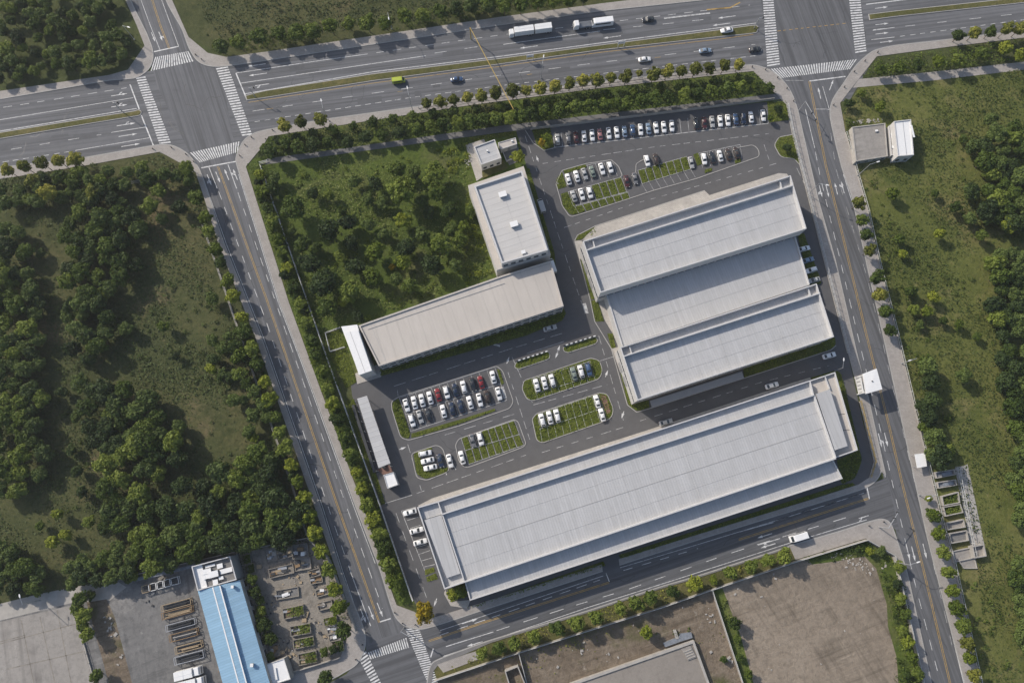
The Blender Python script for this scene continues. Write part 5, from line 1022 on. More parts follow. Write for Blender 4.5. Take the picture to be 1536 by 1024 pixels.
# ------------------------------------------------------------------ vehicles
def dup(root):
    c = root.copy(); COL.objects.link(c)
    def rec(a, b):
        for ch in list(a.children):
            d = ch.copy(); COL.objects.link(d); d.parent = b; rec(ch, d)
    rec(root, c); return c
def obj_paint(o, m): o.material_slots[0].link = 'OBJECT'; o.material_slots[0].material = m
def wheel(par, x, y, r=.32, w=.22):
    mb = MB(); mb.tube((x, y-w/2, r), (x, y+w/2, r), r, r, 14); o = mb.build('wheel', M['tyre'], par, True)
    s = 1 if y > 0 else -1; mb = MB(); mb.tube((x, y+s*w*.4, r), (x, y+s*(w*.5+.01), r), r*.62, r*.55, 10); mb.build('rim', M['rim'], o, True)
def hull(st):
    rings = []
    for x, zl, zb, hw in st:
        zm = (zl+zb)/2
        rings.append([(x, -hw*.9, zl), (x, hw*.9, zl), (x, hw, zm), (x, hw*.95, zb-.05), (x, hw*.78, zb), (x, 0, zb+.025), (x, -hw*.78, zb), (x, -hw*.95, zb-.05), (x, -hw, zm)])
    return rings
def car_proto(style):
    t = thing('parked_car', 'car', 'car')
    if style == 'saloon':
        st = [(-2.3, .45, .72, .66), (-2.2, .32, .9, .8), (-1.6, .25, .97, .88), (-.4, .22, .95, .9), (.9, .22, .94, .9), (1.5, .25, .86, .86), (2.05, .32, .74, .78), (2.28, .42, .62, .62)]
        base = [(-1.8, .74), (1.05, .76)]; top = [(-1.0, .6), (.15, .62)]; zt = 1.45
    else:
        st = [(-2.2, .5, .85, .74), (-2.1, .35, 1.0, .84), (-1.5, .28, 1.06, .9), (0, .26, 1.04, .92), (1.0, .26, 1.03, .92), (1.6, .28, .98, .88), (2.05, .36, .86, .8), (2.2, .46, .74, .66)]
        base = [(-2.05, .78), (1.1, .8)]; top = [(-1.65, .64), (.3, .66)]; zt = 1.64
    zb = st[3][2]-.02; mb = MB(); mb.loft(hull(st))
    def ring(z, k):   # cabin outline at height fraction k
        x0 = base[0][0]+(top[0][0]-base[0][0])*k; x1 = base[1][0]+(top[1][0]-base[1][0])*k; w0 = base[0][1]+(top[0][1]-base[0][1])*k; w1 = base[1][1]+(top[1][1]-base[1][1])*k; xm = (x0+x1)/2
        return [(x0, -w0*.86, z), (x0+.12, -w0, z), (xm, -max(w0, w1)*1.02, z), (x1-.12, -w1, z), (x1, -w1*.86, z), (x1, w1*.86, z), (x1-.12, w1, z), (xm, max(w0, w1)*1.02, z), (x0+.12, w0, z), (x0, w0*.86, z)]
    mb.loft([ring(zb-.05, 0), ring(zb+(zt-zb)*.88, .9), ring(zt, 1.12)])
    mb.build('body', CP['white'], t, True, True)
    def pane(nm, pts, off):
        m2 = MB(); n = Vector(off); q = [Vector(p) for p in pts]; m2.add([p+n for p in q]+[p-n*.6 for p in q], [(0, 1, 2, 3), (7, 6, 5, 4)]+[(i, 4+i, 4+(i+1) % 4, (i+1) % 4) for i in range(4)]); m2.build(nm, M['glass'], t, True)
    k0, k1 = .1, .86; z0, z1 = zb+(zt-zb)*k0, zb+(zt-zb)*k1
    def lx(i, k): return base[i][0]+(top[i][0]-base[i][0])*k
    def ly(i, k): return base[i][1]+(top[i][1]-base[i][1])*k
    pane('windscreen', [(lx(1, k0), -ly(1, k0)*.82, z0), (lx(1, k0), ly(1, k0)*.82, z0), (lx(1, k1), ly(1, k1)*.82, z1), (lx(1, k1), -ly(1, k1)*.82, z1)], (.03, 0, .025))
    pane('rear_window', [(lx(0, k0), ly(0, k0)*.8, z0), (lx(0, k0), -ly(0, k0)*.8, z0), (lx(0, k1), -ly(0, k1)*.8, z1), (lx(0, k1), ly(0, k1)*.8, z1)], (-.03, 0, .025))
    for s in (1, -1):
        pane('side_window', [(lx(0, k0)+.25, s*ly(0, k0)*1.02, z0), (lx(1, k0)-.25, s*ly(1, k0)*1.02, z0), (lx(1, k1)-.2, s*ly(1, k1)*1.02, z1), (lx(0, k1)+.2, s*ly(0, k1)*1.02, z1)], (0, s*.025, 0))
        x = .95; m2 = MB(); m2.box((x, s*(st[3][3]+.07), zb+.06), (.14, .2, .13)); m2.build('mirror', M['dark'], t, True)
        m2 = MB(); m2.box((st[-2][0]+.08, s*.55, .62), (.2, .32, .13), s*-.35); m2.build('headlight', M['lampw'], t, True)
        m2 = MB(); m2.box((st[1][0]-.02, s*.58, .76), (.12, .3, .14), s*.2); m2.build('tail_light', M['lampr'], t, True)
        for x in (-1.35, 1.38): wheel(t, x, s*(st[3][3]-.1))
    return t
def box_vehicle(name, L, Wd, Hh, nose, boxm, win=True):
    """van or minibus: a lofted shell with a raked front, windows, wheels and lamps"""
    t = thing(name, name, 'van'); h = Wd/2; mb = MB(); rings = []
    for x, zt, hw in ((-L/2, Hh*.92, h*.94), (-L/2+.12, Hh, h), (L/2-nose-.5, Hh, h), (L/2-nose, Hh*.95, h*.98), (L/2-nose*.35, Hh*.58, h*.96), (L/2, Hh*.42, h*.86)):
        rings.append([(x, -hw, .35), (x, hw, .35), (x, hw, zt*.55), (x, hw*.93, zt-.06), (x, hw*.8, zt), (x, -hw*.8, zt), (x, -hw*.93, zt-.06), (x, -hw, zt*.55)])
    mb.loft(rings); mb.build('body', boxm, t, True)
    m2 = MB(); q = [(L/2-nose*.38, -h*.78, Hh*.6), (L/2-nose*.38, h*.78, Hh*.6), (L/2-nose*.97, h*.78, Hh*.93), (L/2-nose*.97, -h*.78, Hh*.93)]
    m2.add([(a+.03, b, c+.03) for a, b, c in q]+[(a-.03, b, c-.03) for a, b, c in q], [(0, 1, 2, 3)]+[(i, 4+i, 4+(i+1) % 4, (i+1) % 4) for i in range(4)]); m2.build('windscreen', M['glass'], t, True)
    for s in (1, -1):
        m2 = MB(); m2.box((-.1, s*h*.985, Hh*.7), (L*.7, .05, Hh*.24)); m2.build('side_window', M['glass'], t, True)
        for x in (-L*.3, L*.3): wheel(t, x, s*(h-.12), .36)
        m2 = MB(); m2.box((L/2-.06, s*h*.6, .75), (.16, .3, .18)); m2.build('headlight', M['lampw'], t, True)
    m2 = MB(); m2.box((-L/2-.01, 0, Hh*.7), (.05, Wd*.7, Hh*.25)); m2.build('rear_window', M['glass'], t, True)
    return t
def lorry(cabc, box, boxm, rear=None, rearm=None, flat=False):
    t = thing('lorry', 'lorry', 'lorry'); x = 0.0
    mb = MB(); rings = []
    for xx, zt, hw in ((-.9, 2.7, 1.15), (.5, 2.75, 1.18), (.85, 2.3, 1.16), (1.05, 1.4, 1.12)): rings.append([(xx, -hw, .5), (xx, hw, .5), (xx, hw, zt-.1), (xx, hw*.9, zt), (xx, -hw*.9, zt), (xx, -hw, zt-.1)])
    mb.loft(rings); cb = mb.build('cab', CP[cabc], t, True)
    m2 = MB(); q = [(1.02, -1, 1.45), (1.02, 1, 1.45), (.7, .95, 2.45), (.7, -.95, 2.45)]; m2.add([(a+.05, b, c+.03) for a, b, c in q]+[(a-.05, b, c) for a, b, c in q], [(0, 1, 2, 3)]+[(i, 4+i, 4+(i+1) % 4, (i+1) % 4) for i in range(4)]); m2.build('windscreen', M['glass'], cb, True)
    for s in (1, -1): wheel(t, 0, s*1.0, .48, .3)
    x = -1.2
    for i, (L, Hh, mm) in enumerate([(box[0], box[1], boxm)]+([(rear[0], rear[1], rearm)] if rear else [])):
        m2 = MB(); m2.box((x-L/2, 0, .85), (L+.3, 1.0, .25)); ch = m2.build('chassis', M['dark'], t, True)
        if flat and i == 0:
            m2 = MB(); m2.box((x-L/2, 0, 1.1), (L, 2.3, .2))
            for k in range(5): m2.box((x-L/2, -.9+k*.45, 1.45), (L*.94, .16, .5))
            m2.build('load_bed', M['steel'], t, True)
        else:
            m2 = MB(); m2.box((x-L/2, 0, 1.0+(Hh-1.0)/2), (L, 2.45, Hh-1.0)); bo = m2.build('cargo_box', M[mm] if mm in M else CP[mm], t, True)
            m2 = MB(); m2.box((x-L/2, 0, Hh+.02), (L*.96, .12, .06)); m2.box((x-L*.5, 0, Hh+.02), (.1, 2.3, .06)); m2.build('roof_rib', M['whitem'], bo, True)
        for s in (1, -1):
            for xx in (x-L+1.0, x-L+2.1): wheel(t, xx, s*1.0, .48, .3)
        x -= L+.5
    return t
PROTO = {}; USED = set()
def place(key, make, px, py, ang, paint, name, label, cat, group=None, z=.02, sc=1.0):
    if key not in PROTO: PROTO[key] = make(); o = PROTO[key]; first = True
    else: o = dup(PROTO[key]) if key in USED else PROTO[key]
    USED.add(key); p = P(px, py, .8)
    o.location = (p.x, p.y, z); o.rotation_euler = (0, 0, heading(px, py, ang)); o.scale = (sc, sc, sc)
    o.name = name; o['label'] = label; o['category'] = cat
    if group: o['group'] = group
    elif 'group' in o: del o['group']
    if paint:
        for c in o.children:
            if c.name.split('.')[0] == 'body': obj_paint(c, CP[paint])
    return o
def cars(lst, ang, where, group, start='left', z=.02, skip=0):
    for i, (px, py, col) in enumerate(lst):
        style = 'saloon' if random.random() < .78 else 'hatch'
        flip = 180 if random.random() < .4 else 0
        place(style, lambda: car_proto(style), px, py, ang+flip+random.uniform(-2, 2), col, 'parked_car', '%s car, %s from the %s in the %s' % (col, ordinal(i+1), start, where), 'car', group, z, .95)
TOP = [(418, 642, 'silver'), (468, 636, 'grey'), (505, 631, 'maroon'), (541, 627, 'white'), (579, 622, 'white'), (614, 618, 'pink'), (655, 613, 'white'), (692, 609, 'white'), (728, 605, 'pale blue'), (765, 599, 'blue'), (802, 596, 'white'), (838, 592, 'pale blue'), (873, 587, 'white'), (909, 584, 'white'), (946, 579, 'white'), (1058, 569, 'dark'), (1096, 566, 'maroon'), (1132, 560, 'silver'), (1169, 557, 'white'), (1204, 553, 'white'), (1241, 548, 'blue'), (1275, 545, 'navy'), (1311, 539, 'white'), (1367, 531, 'white')]
cars(z(700, 0, 3.072, TOP), 96.5, 'long top parking row', 'cars in the long top row')
cars(z(700, 0, 3.072, [(468, 825, 'white'), (507, 811, 'white'), (543, 800, 'silver'), (579, 790, 'green grey'), (623, 777, 'white'), (661, 770, 'white')]), 107, 'second parking row below the top lane', 'cars in the second row')
cars(z(700, 0, 3.072, [(493, 903, 'silver'), (530, 894, 'white'), (567, 887, 'white')]), 107, 'third row beside the grass bays', 'cars beside the upper grass bays', z=.03)
cars(z(700, 0, 3.072, [(738, 835, 'maroon'), (776, 822, 'grey')]), 102, 'pair between the two grass bay groups', 'pair of cars between the grass bays')
cars(z(700, 0, 3.072, [(831, 740, 'white'), (873, 733, 'brown')]), 105, 'pair above the right grass bays', 'pair of cars above the right grass bays')
cars(z(700, 0, 3.072, [(1035, 748, 'silver'), (1094, 732, 'white'), (1132, 725, 'dark'), (1168, 717, 'white'), (1206, 710, 'brown'), (1244, 703, 'brown')]), 103, 'right end of the top island', 'cars at the right end of the top island')
K = lambda pts: z(560, 500, 3.84, pts)
cars(K([(190, 412, 'white'), (236, 398, 'white'), (280, 385, 'white'), (326, 370, 'white'), (373, 353, 'red'), (421, 338, 'white'), (472, 325, 'navy'), (520, 308, 'white'), (573, 293, 'dark'), (620, 281, 'red'), (690, 251, 'white')]), 105, 'upper row of the middle car park', 'upper row of the middle car park')
cars(K([(222, 500, 'white'), (268, 478, 'silver'), (317, 465, 'dark'), (403, 447, 'white'), (453, 432, 'navy'), (503, 417, 'navy'), (556, 397, 'white'), (612, 382, 'white'), (656, 362, 'brown'), (722, 346, 'white')]), 105, 'lower row of the middle car park', 'lower row of the middle car park')
cars(K([(941, 298, 'white'), (986, 285, 'white'), (1030, 271, 'white'), (1155, 232, 'green grey'), (1196, 218, 'white'), (1240, 207, 'blue')]), 105, 'upper grass island of the middle lot', 'cars on the upper grass island', z=.13)
cars(K([(972, 498, 'white'), (1016, 484, 'white'), (1058, 473, 'white')]), 105, 'left group on the lower grass island', 'cars on the lower grass island', z=.13)
cars(K([(1289, 391, 'white'), (1317, 468, 'white')]), 105, 'pair beside the red gravel bed', 'pair of cars beside the red gravel bed', z=.13)
cars(K([(572, 616, 'grey'), (616, 606, 'white')]), 105, 'pair on the small grass bay block', 'pair on the small grass bay block', z=.03)
cars(K([(510, 714, 'white')]), 105, 'lane edge left of the small grass bays', None)
cars(K([(298, 690, 'white'), (312, 731, 'white'), (328, 771, 'white')]), 12, 'stacked trio on the small rounded island', 'three white cars on the small rounded island', 'top')
cars(K([(386, 731, 'navy'), (440, 733, 'white')]), 103, 'pair right of the small rounded island', 'pair right of the small rounded island')
cars(z(560, 740, 5.122, [(280, 142, 'white'), (332, 283, 'white'), (360, 372, 'white')]), 14, 'bays left of the long warehouse', 'cars at the left end of the long warehouse', 'top')
cars([(1206, 373, 'white'), (1212, 390, 'pale blue'), (1217, 405, 'white'), (1221, 420, 'silver')], 15, 'strip right of the middle warehouse', 'cars right of the low middle warehouse', 'top', z=.1)
for px, py, ang, col, lab in ((825, 492, 15, 'silver', 'silver car driving on the lane below the long beige roof'), (1244, 533, 15, 'white', 'white car on the lane at the lower right corner of the joined warehouses'), (1158, 578, 16, 'white', 'white car close to the upper wall of the long warehouse near its right end'), (999, 633, 16, 'silver', 'silver car close to the upper wall of the long warehouse near its middle'),
                              (685, 119, 7, 'blue', 'blue car alone on the boulevard right of the lime van'), (972, 29, 187, 'dark', 'dark car on the upper lanes of the boulevard right of the white bus'), (1090, 46, 187, 'white', 'white car at the right end of the boulevard median'), (967, 89, 7, 'white', 'white car on the lower boulevard lanes above the tree row'),
                              (1058, 76, 7, 'pale blue', 'pale blue car on the lower boulevard lanes between the white and dark cars'), (1133, 74, 7, 'dark', 'dark car on the lower boulevard lanes beside the right crossing')):
    place('saloon', lambda: car_proto('saloon'), px, py, ang, col, 'car', lab, 'car', None, .28 if py == 46 else .04, 1.0)
place('mini', lambda: box_vehicle('minibus', 5.6, 2.1, 2.4, .9, CP['pale blue']), 1197, 805, 197, 'white', 'minibus', 'white minibus on the lower road beside the pavement', 'van', None, .05)
place('van', lambda: box_vehicle('van', 5.2, 1.95, 2.1, 1.1, CP['white']), 828, 399, 108, 'white', 'van', 'white van parked at the upper right corner of the long beige roof', 'van')
place('van', None, 812, 309, 108, 'silver', 'van', 'silver van parked against the right wall of the tall office block', 'van')
place('van', None, 598, 121, 7, 'lime', 'van', 'lime green van on the boulevard below the median', 'van', None, .04, .9)
place('lorry', lambda: lorry('white', (7.6, 3.5), 'whitem', (6.6, 3.5), 'whitem'), 767, 52, 187.5, None, 'lorry', 'long white lorry with a second white box trailer on the upper boulevard lanes', 'lorry', None, .04, .93)
place('flatbed', lambda: lorry('white', (4.6, 2.2), 'steel', None, None, True), 864, 40, 187, None, 'flatbed_lorry', 'white cabbed flatbed lorry with a grey slatted load on the boulevard', 'lorry', None, .04)
place('bus', lambda: box_vehicle('bus', 8.0, 2.35, 2.7, .7, CP['white']), 903, 35, 187, 'white', 'bus', 'white bus close behind the flatbed lorry on the boulevard', 'bus', None, .04)
place('boxlorry', lambda: lorry('white', (5.4, 3.2), 'whitem'), 299, 1004, 14, None, 'lorry', 'white box lorry in the bottom left yard, upper of the two', 'lorry', None, .03)
place('boxlorry', None, 304, 1019, 14, None, 'lorry', 'white box lorry in the bottom left yard, lower of the two', 'lorry', None, .03)

# ------------------------------------------------------------------ fences and walls
def fence(name, label, cat, pts, h, step, m='fence', plinth=.35, thick=.18, postm=None, rails=2):
    w = W(pts); t = thing(name, label, cat, (w[0].x, w[0].y, 0))
    mb = MB()
    for a, b in zip(w, w[1:]): mb.bar((a.x, a.y, -.02), (b.x, b.y, -.02), thick, plinth)
    mb.build('plinth', M['conc'], t)
    for r_ in range(rails):
        mb = MB(); zz = plinth+(h-plinth)*(r_+1)/rails-.1
        for a, b in zip(w, w[1:]): mb.bar((a.x, a.y, zz), (b.x, b.y, zz), .1, .1)
        mb.build('rail', M[m], t)
    pp = along([(p.x, p.y) for p in w], max(step, sum((b-a).length for a, b in zip(w, w[1:]))/95)); me = None
    for i, (p, d) in enumerate(pp):
        if me is None: mb = MB(); mb.box((0, 0, h/2), (.14, .14, h+.1)); o = mb.build('post', M[postm or m], t, True); me = o.data
        else: o = bpy.data.objects.new('post', me); COL.objects.link(o); o.parent = t
        o.location = (p.x-w[0].x, p.y-w[0].y, 0)
    return t
fence('boundary_fence', 'white railing along the left side of the factory grounds behind the hedge trees', 'fence', [(403, 244), (391, 247), (496, 549), (572, 760), (620, 900)], 2.0, 2.5, 'whitem', thick=.12)
fence('boundary_fence', 'white railing between the factory lane and the right road pavement', 'fence', [(1180, 159), (1188, 200), (1200, 249), (1213, 300), (1240, 408), (1271, 530)], 1.9, 2.5, thick=.22)
fence('boundary_fence', 'short railing between the canopy and the lower corner of the factory lane', 'fence', [(1289, 602), (1311, 692), (1304, 716)], 1.6, 2.2, 'fencey', thick=.22)
fence('boundary_wall', 'low pale wall between the long top parking row and the grey footpath', 'wall', [(796, 195), (1000, 170), (1160, 150)], 1.5, 3.0, 'conc', 1.3, .25, rails=1)
fence('pavement_railing', 'white railing between the right road pavement and the meadow', 'railing', [(1268, 200), (1283, 252), (1301, 315), (1319, 397), (1345, 500), (1380, 647), (1415, 793), (1430, 842), (1471, 1026)], 1.3, 3.0, 'fence', .45, .25, rails=1)
fence('site_wall', 'long pale wall below the trees of the lower road', 'wall', [(652, 1019), (778, 977), (990, 910), (1067, 883), (1193, 841), (1298, 809), (1338, 832)], 1.9, 3.2, 'fence', 1.6, .28, rails=1)
fence('site_wall', 'pale wall between the bare lot and the right road', 'wall', [(1339, 833), (1383, 1026), (1405, 1110)], 1.9, 3.2, 'fence', 1.6, .28, rails=1)
fence('site_wall', 'pale wall between the rubble plot and the brown bare lot', 'wall', [(1067, 884), (1115, 1030), (1140, 1110)], 1.7, 3.2, 'fence', 1.4, .25, rails=1)
fence('site_wall', 'short pale wall at the left end of the rubble plot', 'wall', [(778, 978), (792, 1030), (815, 1110)], 1.7, 3.2, 'fence', 1.4, .25, rails=1)
fence('yard_wall', 'grey wall between the dark field and the bottom left yards', 'wall', [(170, 868), (205, 861), (345, 829), (463, 806), (494, 836), (536, 945)], 2.0, 3.2, 'conc', 1.8, .3, rails=1)
fence('yard_wall', 'dark narrow wall between the blue roof and the gravel yard', 'wall', [(357, 830), (365, 868), (402, 985)], 1.6, 3.0, 'conc', 1.4, .25, 'conc', rails=1)
fence('yard_wall', 'low wall along the bottom of the gravel yard', 'wall', [(436, 1008), (511, 985)], 1.2, 3.0, 'conc', 1.0, .25, rails=1)
fence('field_fence', 'thin wire fence across the top of the dark field', 'fence', [(84, 294), (180, 279), (271, 262), (294, 257)], 1.7, 3.0, 'fence', .15, .12)
fence('field_fence', 'wire fence between the dark field and the trees of the left road', 'fence', [(306, 340), (375, 543), (400, 614), (440, 730), (462, 803)], 1.7, 3.0, 'conc', .25, .2)
fence('lot_fence', 'pale edge fence along the right side of the concrete lot in the lower left corner', 'fence', [(110, 907), (144, 1026), (165, 1100)], 1.2, 3.0, 'conc', .5, .25, rails=1)
fence('pen_fence', 'small white railing pen at the left end of the long beige roof', 'fence', [(511, 492), (489, 500), (496, 528), (518, 521)], 1.5, 2.0, 'fence', .3, .15)
fence('pen_wall', 'low wall of the planted pen beside the gatehouse', 'wall', [(753, 226), (760, 243), (768, 240)], 1.0, 2.5, 'whitem', .8, .25, rails=1)
fence('pavement_railing', 'thin white railing along the boulevard pavement between the row of trees', 'railing', [(628, 163), (700, 151), (895, 127), (1118, 101)], 1.3, 3.0, 'fence', .3, .14, rails=1)
for pts, lab in (([(774, 542), (821, 527)], 'low striped barrier along the left small hedge island'), ([(845, 519), (893, 504)], 'low striped barrier along the right small hedge island')):
    w = W(pts, .2); t = thing('barrier', lab, 'barrier', w[0]); n = 14
    for i in range(n):
        a = w[0].lerp(w[1], i/n); b = w[0].lerp(w[1], (i+1)/n); mb = MB(); mb.bar((a.x, a.y, .1), (b.x, b.y, .1), .3, .75); mb.build('panel', M['whitem' if i % 2 else 'dark'], t)

# ------------------------------------------------------------------ lamps, signals, bollards
def lamp(px, py, ang, h, label, arm=2.2, name='street_lamp'):
    p = P(px, py); t = thing(name, label, 'street lamp', (p.x, p.y, 0), heading(px, py, ang))
    mb = MB(); mb.tube((0, 0, 0), (0, 0, h), .13, .08, 8); mb.tube((0, 0, 0), (0, 0, .5), .22, .2, 8); mb.build('pole', M['steel'], t, True)
    mb = MB(); mb.tube((0, 0, h-.2), (arm, 0, h+.35), .07, .05, 6); mb.build('arm', M['steel'], t, True)
    mb = MB(); mb.loft([[(arm-.1, -.14, h+.3), (arm-.1, .14, h+.3), (arm-.1, .14, h+.42), (arm-.1, -.14, h+.42)], [(arm+.4, -.2, h+.33), (arm+.4, .2, h+.33), (arm+.4, .2, h+.47), (arm+.4, -.2, h+.47)], [(arm+1.0, -.12, h+.4), (arm+1.0, .12, h+.4), (arm+1.0, .12, h+.47), (arm+1.0, -.12, h+.47)]]); mb.build('lamp_head', M['whitem'], t, True)
LAMPS = [(1286, 264, 15, 9, 'white armed street lamp at the meadow edge below the square concrete building'), (1352, 545, 195, 9, 'street lamp on the right pavement beside the meadow, above the dark trees'), (588, 44, 280, 9, 'street lamp among the trees on the top side of the boulevard'), (619, 166, 100, 10, 'street lamp on the pavement below the lime van'),
         (494, 182, 100, 9, 'street lamp beside the three isolated boulevard trees'), (60, 900, 100, 8, 'street lamp beside the path above the lower left concrete lot'), (202, 60, 340, 8, 'street lamp at the top left crossing beside the wood'), (1378, 742, 200, 9, 'street lamp on the right pavement below the bus shelter'),
         (1252, 556, 90, 6, 'small lamp at the upper right corner of the long warehouse'), (1212, 292, 345, 9, 'street lamp on the left pavement of the right road beside the warehouse'), (1340, 842, 20, 9, 'street lamp on the left pavement of the right road near the bare lot'), (812, 118, 80, 9, 'street lamp in the boulevard tree row above the long beige roof')]
for l in LAMPS: lamp(*l)
def signal(px, py, ang, arm, label, heads=2):
    p = P(px, py, .1); t = thing('traffic_signal', label, 'traffic signal', (p.x, p.y, 0), heading(px, py, ang))
    mb = MB(); mb.tube((0, 0, 0), (0, 0, 6.2), .16, .12, 8); mb.build('pole', M['steel'], t, True)
    mb = MB(); mb.tube((0, 0, 6.0), (arm, 0, 6.3), .11, .07, 8); mb.build('mast_arm', M['steel'], t, True)
    for i in range(heads):
        x = arm*(.95-.35*i); mb = MB(); mb.box((x, 0, 5.9), (.35, .3, 1.1)); h = mb.build('signal_head', M['dark'], t, True)
        for k, mm in enumerate(('lampr', 'fencey', 'f_mid')): mb = MB(); mb.tube((x, -.15, 6.25-.35*k), (x, -.22, 6.25-.35*k), .12, .12, 8); mb.build('lens', M['dark'], h, True)
signal(1198, 166, 300, 8, 'mast arm signal on the corner pavement at the top right crossing', 2); signal(184, 168, 5, 1.5, 'signal post on the left boulevard median', 1); signal(1318, 790, 60, 6, 'white mast signal on the corner pavement of the lower right junction', 2)
signal(606, 941, 330, 5, 'mast signal on the corner pavement at the lower crossing', 2); signal(383, 146, 5, 1.6, 'signal post at the left end of the long boulevard median', 1); signal(1131, 43, 5, 1.5, 'signal post at the right end of the long boulevard median', 1)
p0, p1 = P(704, 47), P(767, 168); t = thing('height_gantry', 'thin yellow height gantry spanning the boulevard', 'gantry', (p0.x, p0.y, 0))
q0, q1 = P(705, 42, 6.5), P(770, 164, 6.5); mb = MB(); mb.bar(tuple(q0), tuple(q1), .22, .25); mb.build('beam', M['fencey'], t)
for q in (q0, q1): mb = MB(); mb.tube((q.x, q.y, 0), (q.x, q.y, 6.5), .2, .16); mb.build('post', M['fencey'], t)
for px, py, lab in ((795, 90, 'white framed sign on the boulevard median below the long white lorry'), (931, 70, 'small white sign on the boulevard median right of the larger one')):
    p = P(px, py, .3); t = thing('road_sign', lab, 'road sign', (p.x, p.y, 0), heading(px, py, 7))
    for x in (-1.1, 1.1): mb = MB(); mb.tube((x, 0, 0), (x, 0, 3.2), .09); mb.build('post', M['whitem'], t, True)
    mb = MB(); mb.box((0, 0, 2.5), (2.6, .1, 1.3)); mb.build('panel', M['whitem'], t, True); mb = MB(); mb.box((0, 0, 3.2), (2.6, .3, .12)); mb.build('top_bar', M['steel'], t, True)
BOL = [(257.6, 222), (279.5, 232), (291, 243), (368, 218), (377.6, 206.5), (409, 195.6), (360, 234), (230, 224), (303, 90), (294, 83), (1128, 101), (1148, 105), (1166, 117), (1180, 133), (1190, 152), (1316, 79), (1297, 92), (1281, 108), (1266, 131), (1250, 158), (583, 870), (592, 918), (604, 934), (623, 936), (534, 988), (544, 966), (550, 948), (1346, 808), (1325, 782), (1303, 788)]
me = None
for i, (px, py) in enumerate(BOL):
    p = P(px, py, .13); corner = 'top left' if px < 450 and py < 300 else 'top right' if py < 300 else 'lower left' if px < 700 else 'lower right'
    lab = 'small dark bollard on the corner pavement of the %s crossing' % corner
    if me is None: mb = MB(); mb.tube((0, 0, 0), (0, 0, .75), .17, .15, 10); mb.tube((0, 0, .75), (0, 0, .9), .2, .1, 10); o = mb.build('bollard', M['dark'], None, True); me = o.data
    else: o = bpy.data.objects.new('bollard', me); COL.objects.link(o)
    o.location = (p.x, p.y, .13); tag(o, lab, 'bollard', 'bollards at the %s crossing' % corner)

# ------------------------------------------------------------------ yards: racks, bins, concrete pens
def rack(px, py, L, Wd, ang, frame, load, label, cat='rack', name='material_rack', h=1.3, n=5):
    p = P(px, py, .6); t = thing(name, label, cat, (p.x, p.y, .02), heading(px, py, ang))
    mb = MB()
    for s in (1, -1):
        for zz in (.15, h): mb.bar((-L/2, s*Wd/2, zz), (L/2, s*Wd/2, zz), .16, .14)
        for k in range(4): x = -L/2+L*k/3; mb.bar((x-.06, s*Wd/2, 0), (x+.06, s*Wd/2, 0), .12, h)
    for x in (-L/2, L/2): mb.bar((x, -Wd/2, h), (x, Wd/2, h), .16, .14); mb.bar((x, -Wd/2, .15), (x, Wd/2, .15), .16, .14)
    mb.build('frame', M[frame], t, True)
    mb = MB(); mb.box((0, 0, .1), (L*.96, Wd*.92, .12)); mb.build('floor', M['dark'], t, True)
    rr = random.Random(int(px*7+py))
    for k in range(n):
        y = -Wd*.4+Wd*.8*(k+.5)/n; LL = L*rr.uniform(.6, .92); hh = h*rr.uniform(.3, .85); mb = MB(); mb.box((rr.uniform(-.05, .05)*L, y, .16+hh/2), (LL, Wd*.8/n*.8, hh), rr.uniform(-.02, .02)); mb.build('load', M[load if rr.random() < .7 else 'dark'], t, True)
    return t
R1 = lambda x, y: (200+x/4.57, 800+y/4.57)
for i, (x, y, L, w_, f, ld) in enumerate(((300, 485, 9, 1.7, 'timber', 'dark'), (306, 538, 9.2, 1.9, 'rust', 'timber'), (330, 622, 8.8, 1.8, 'steel', 'dark'), (350, 692, 8.4, 2.0, 'rust', 'conc'), (384, 775, 8, 1.9, 'timber', 'timber'), (388, 845, 8.8, 2.1, 'steel', 'dark'))):
    rack(*R1(x, y), L, w_, 15, f, ld, 'long open rack of beams left of the blue roof, %s from the top' % ordinal(i+1))
for i in range(5):
    px, py = R1(95+i*48, 375-i*13); rack(px, py, 2.6, 2.1, 15, 'whitem' if i else 'timber', 'dark', 'crate frame at the top of the left yard, %s from the left' % ordinal(i+1), 'crate', 'crate_frame', 1.2, 3)
R2 = lambda x, y: (360+x/4.57, 800+y/4.57)
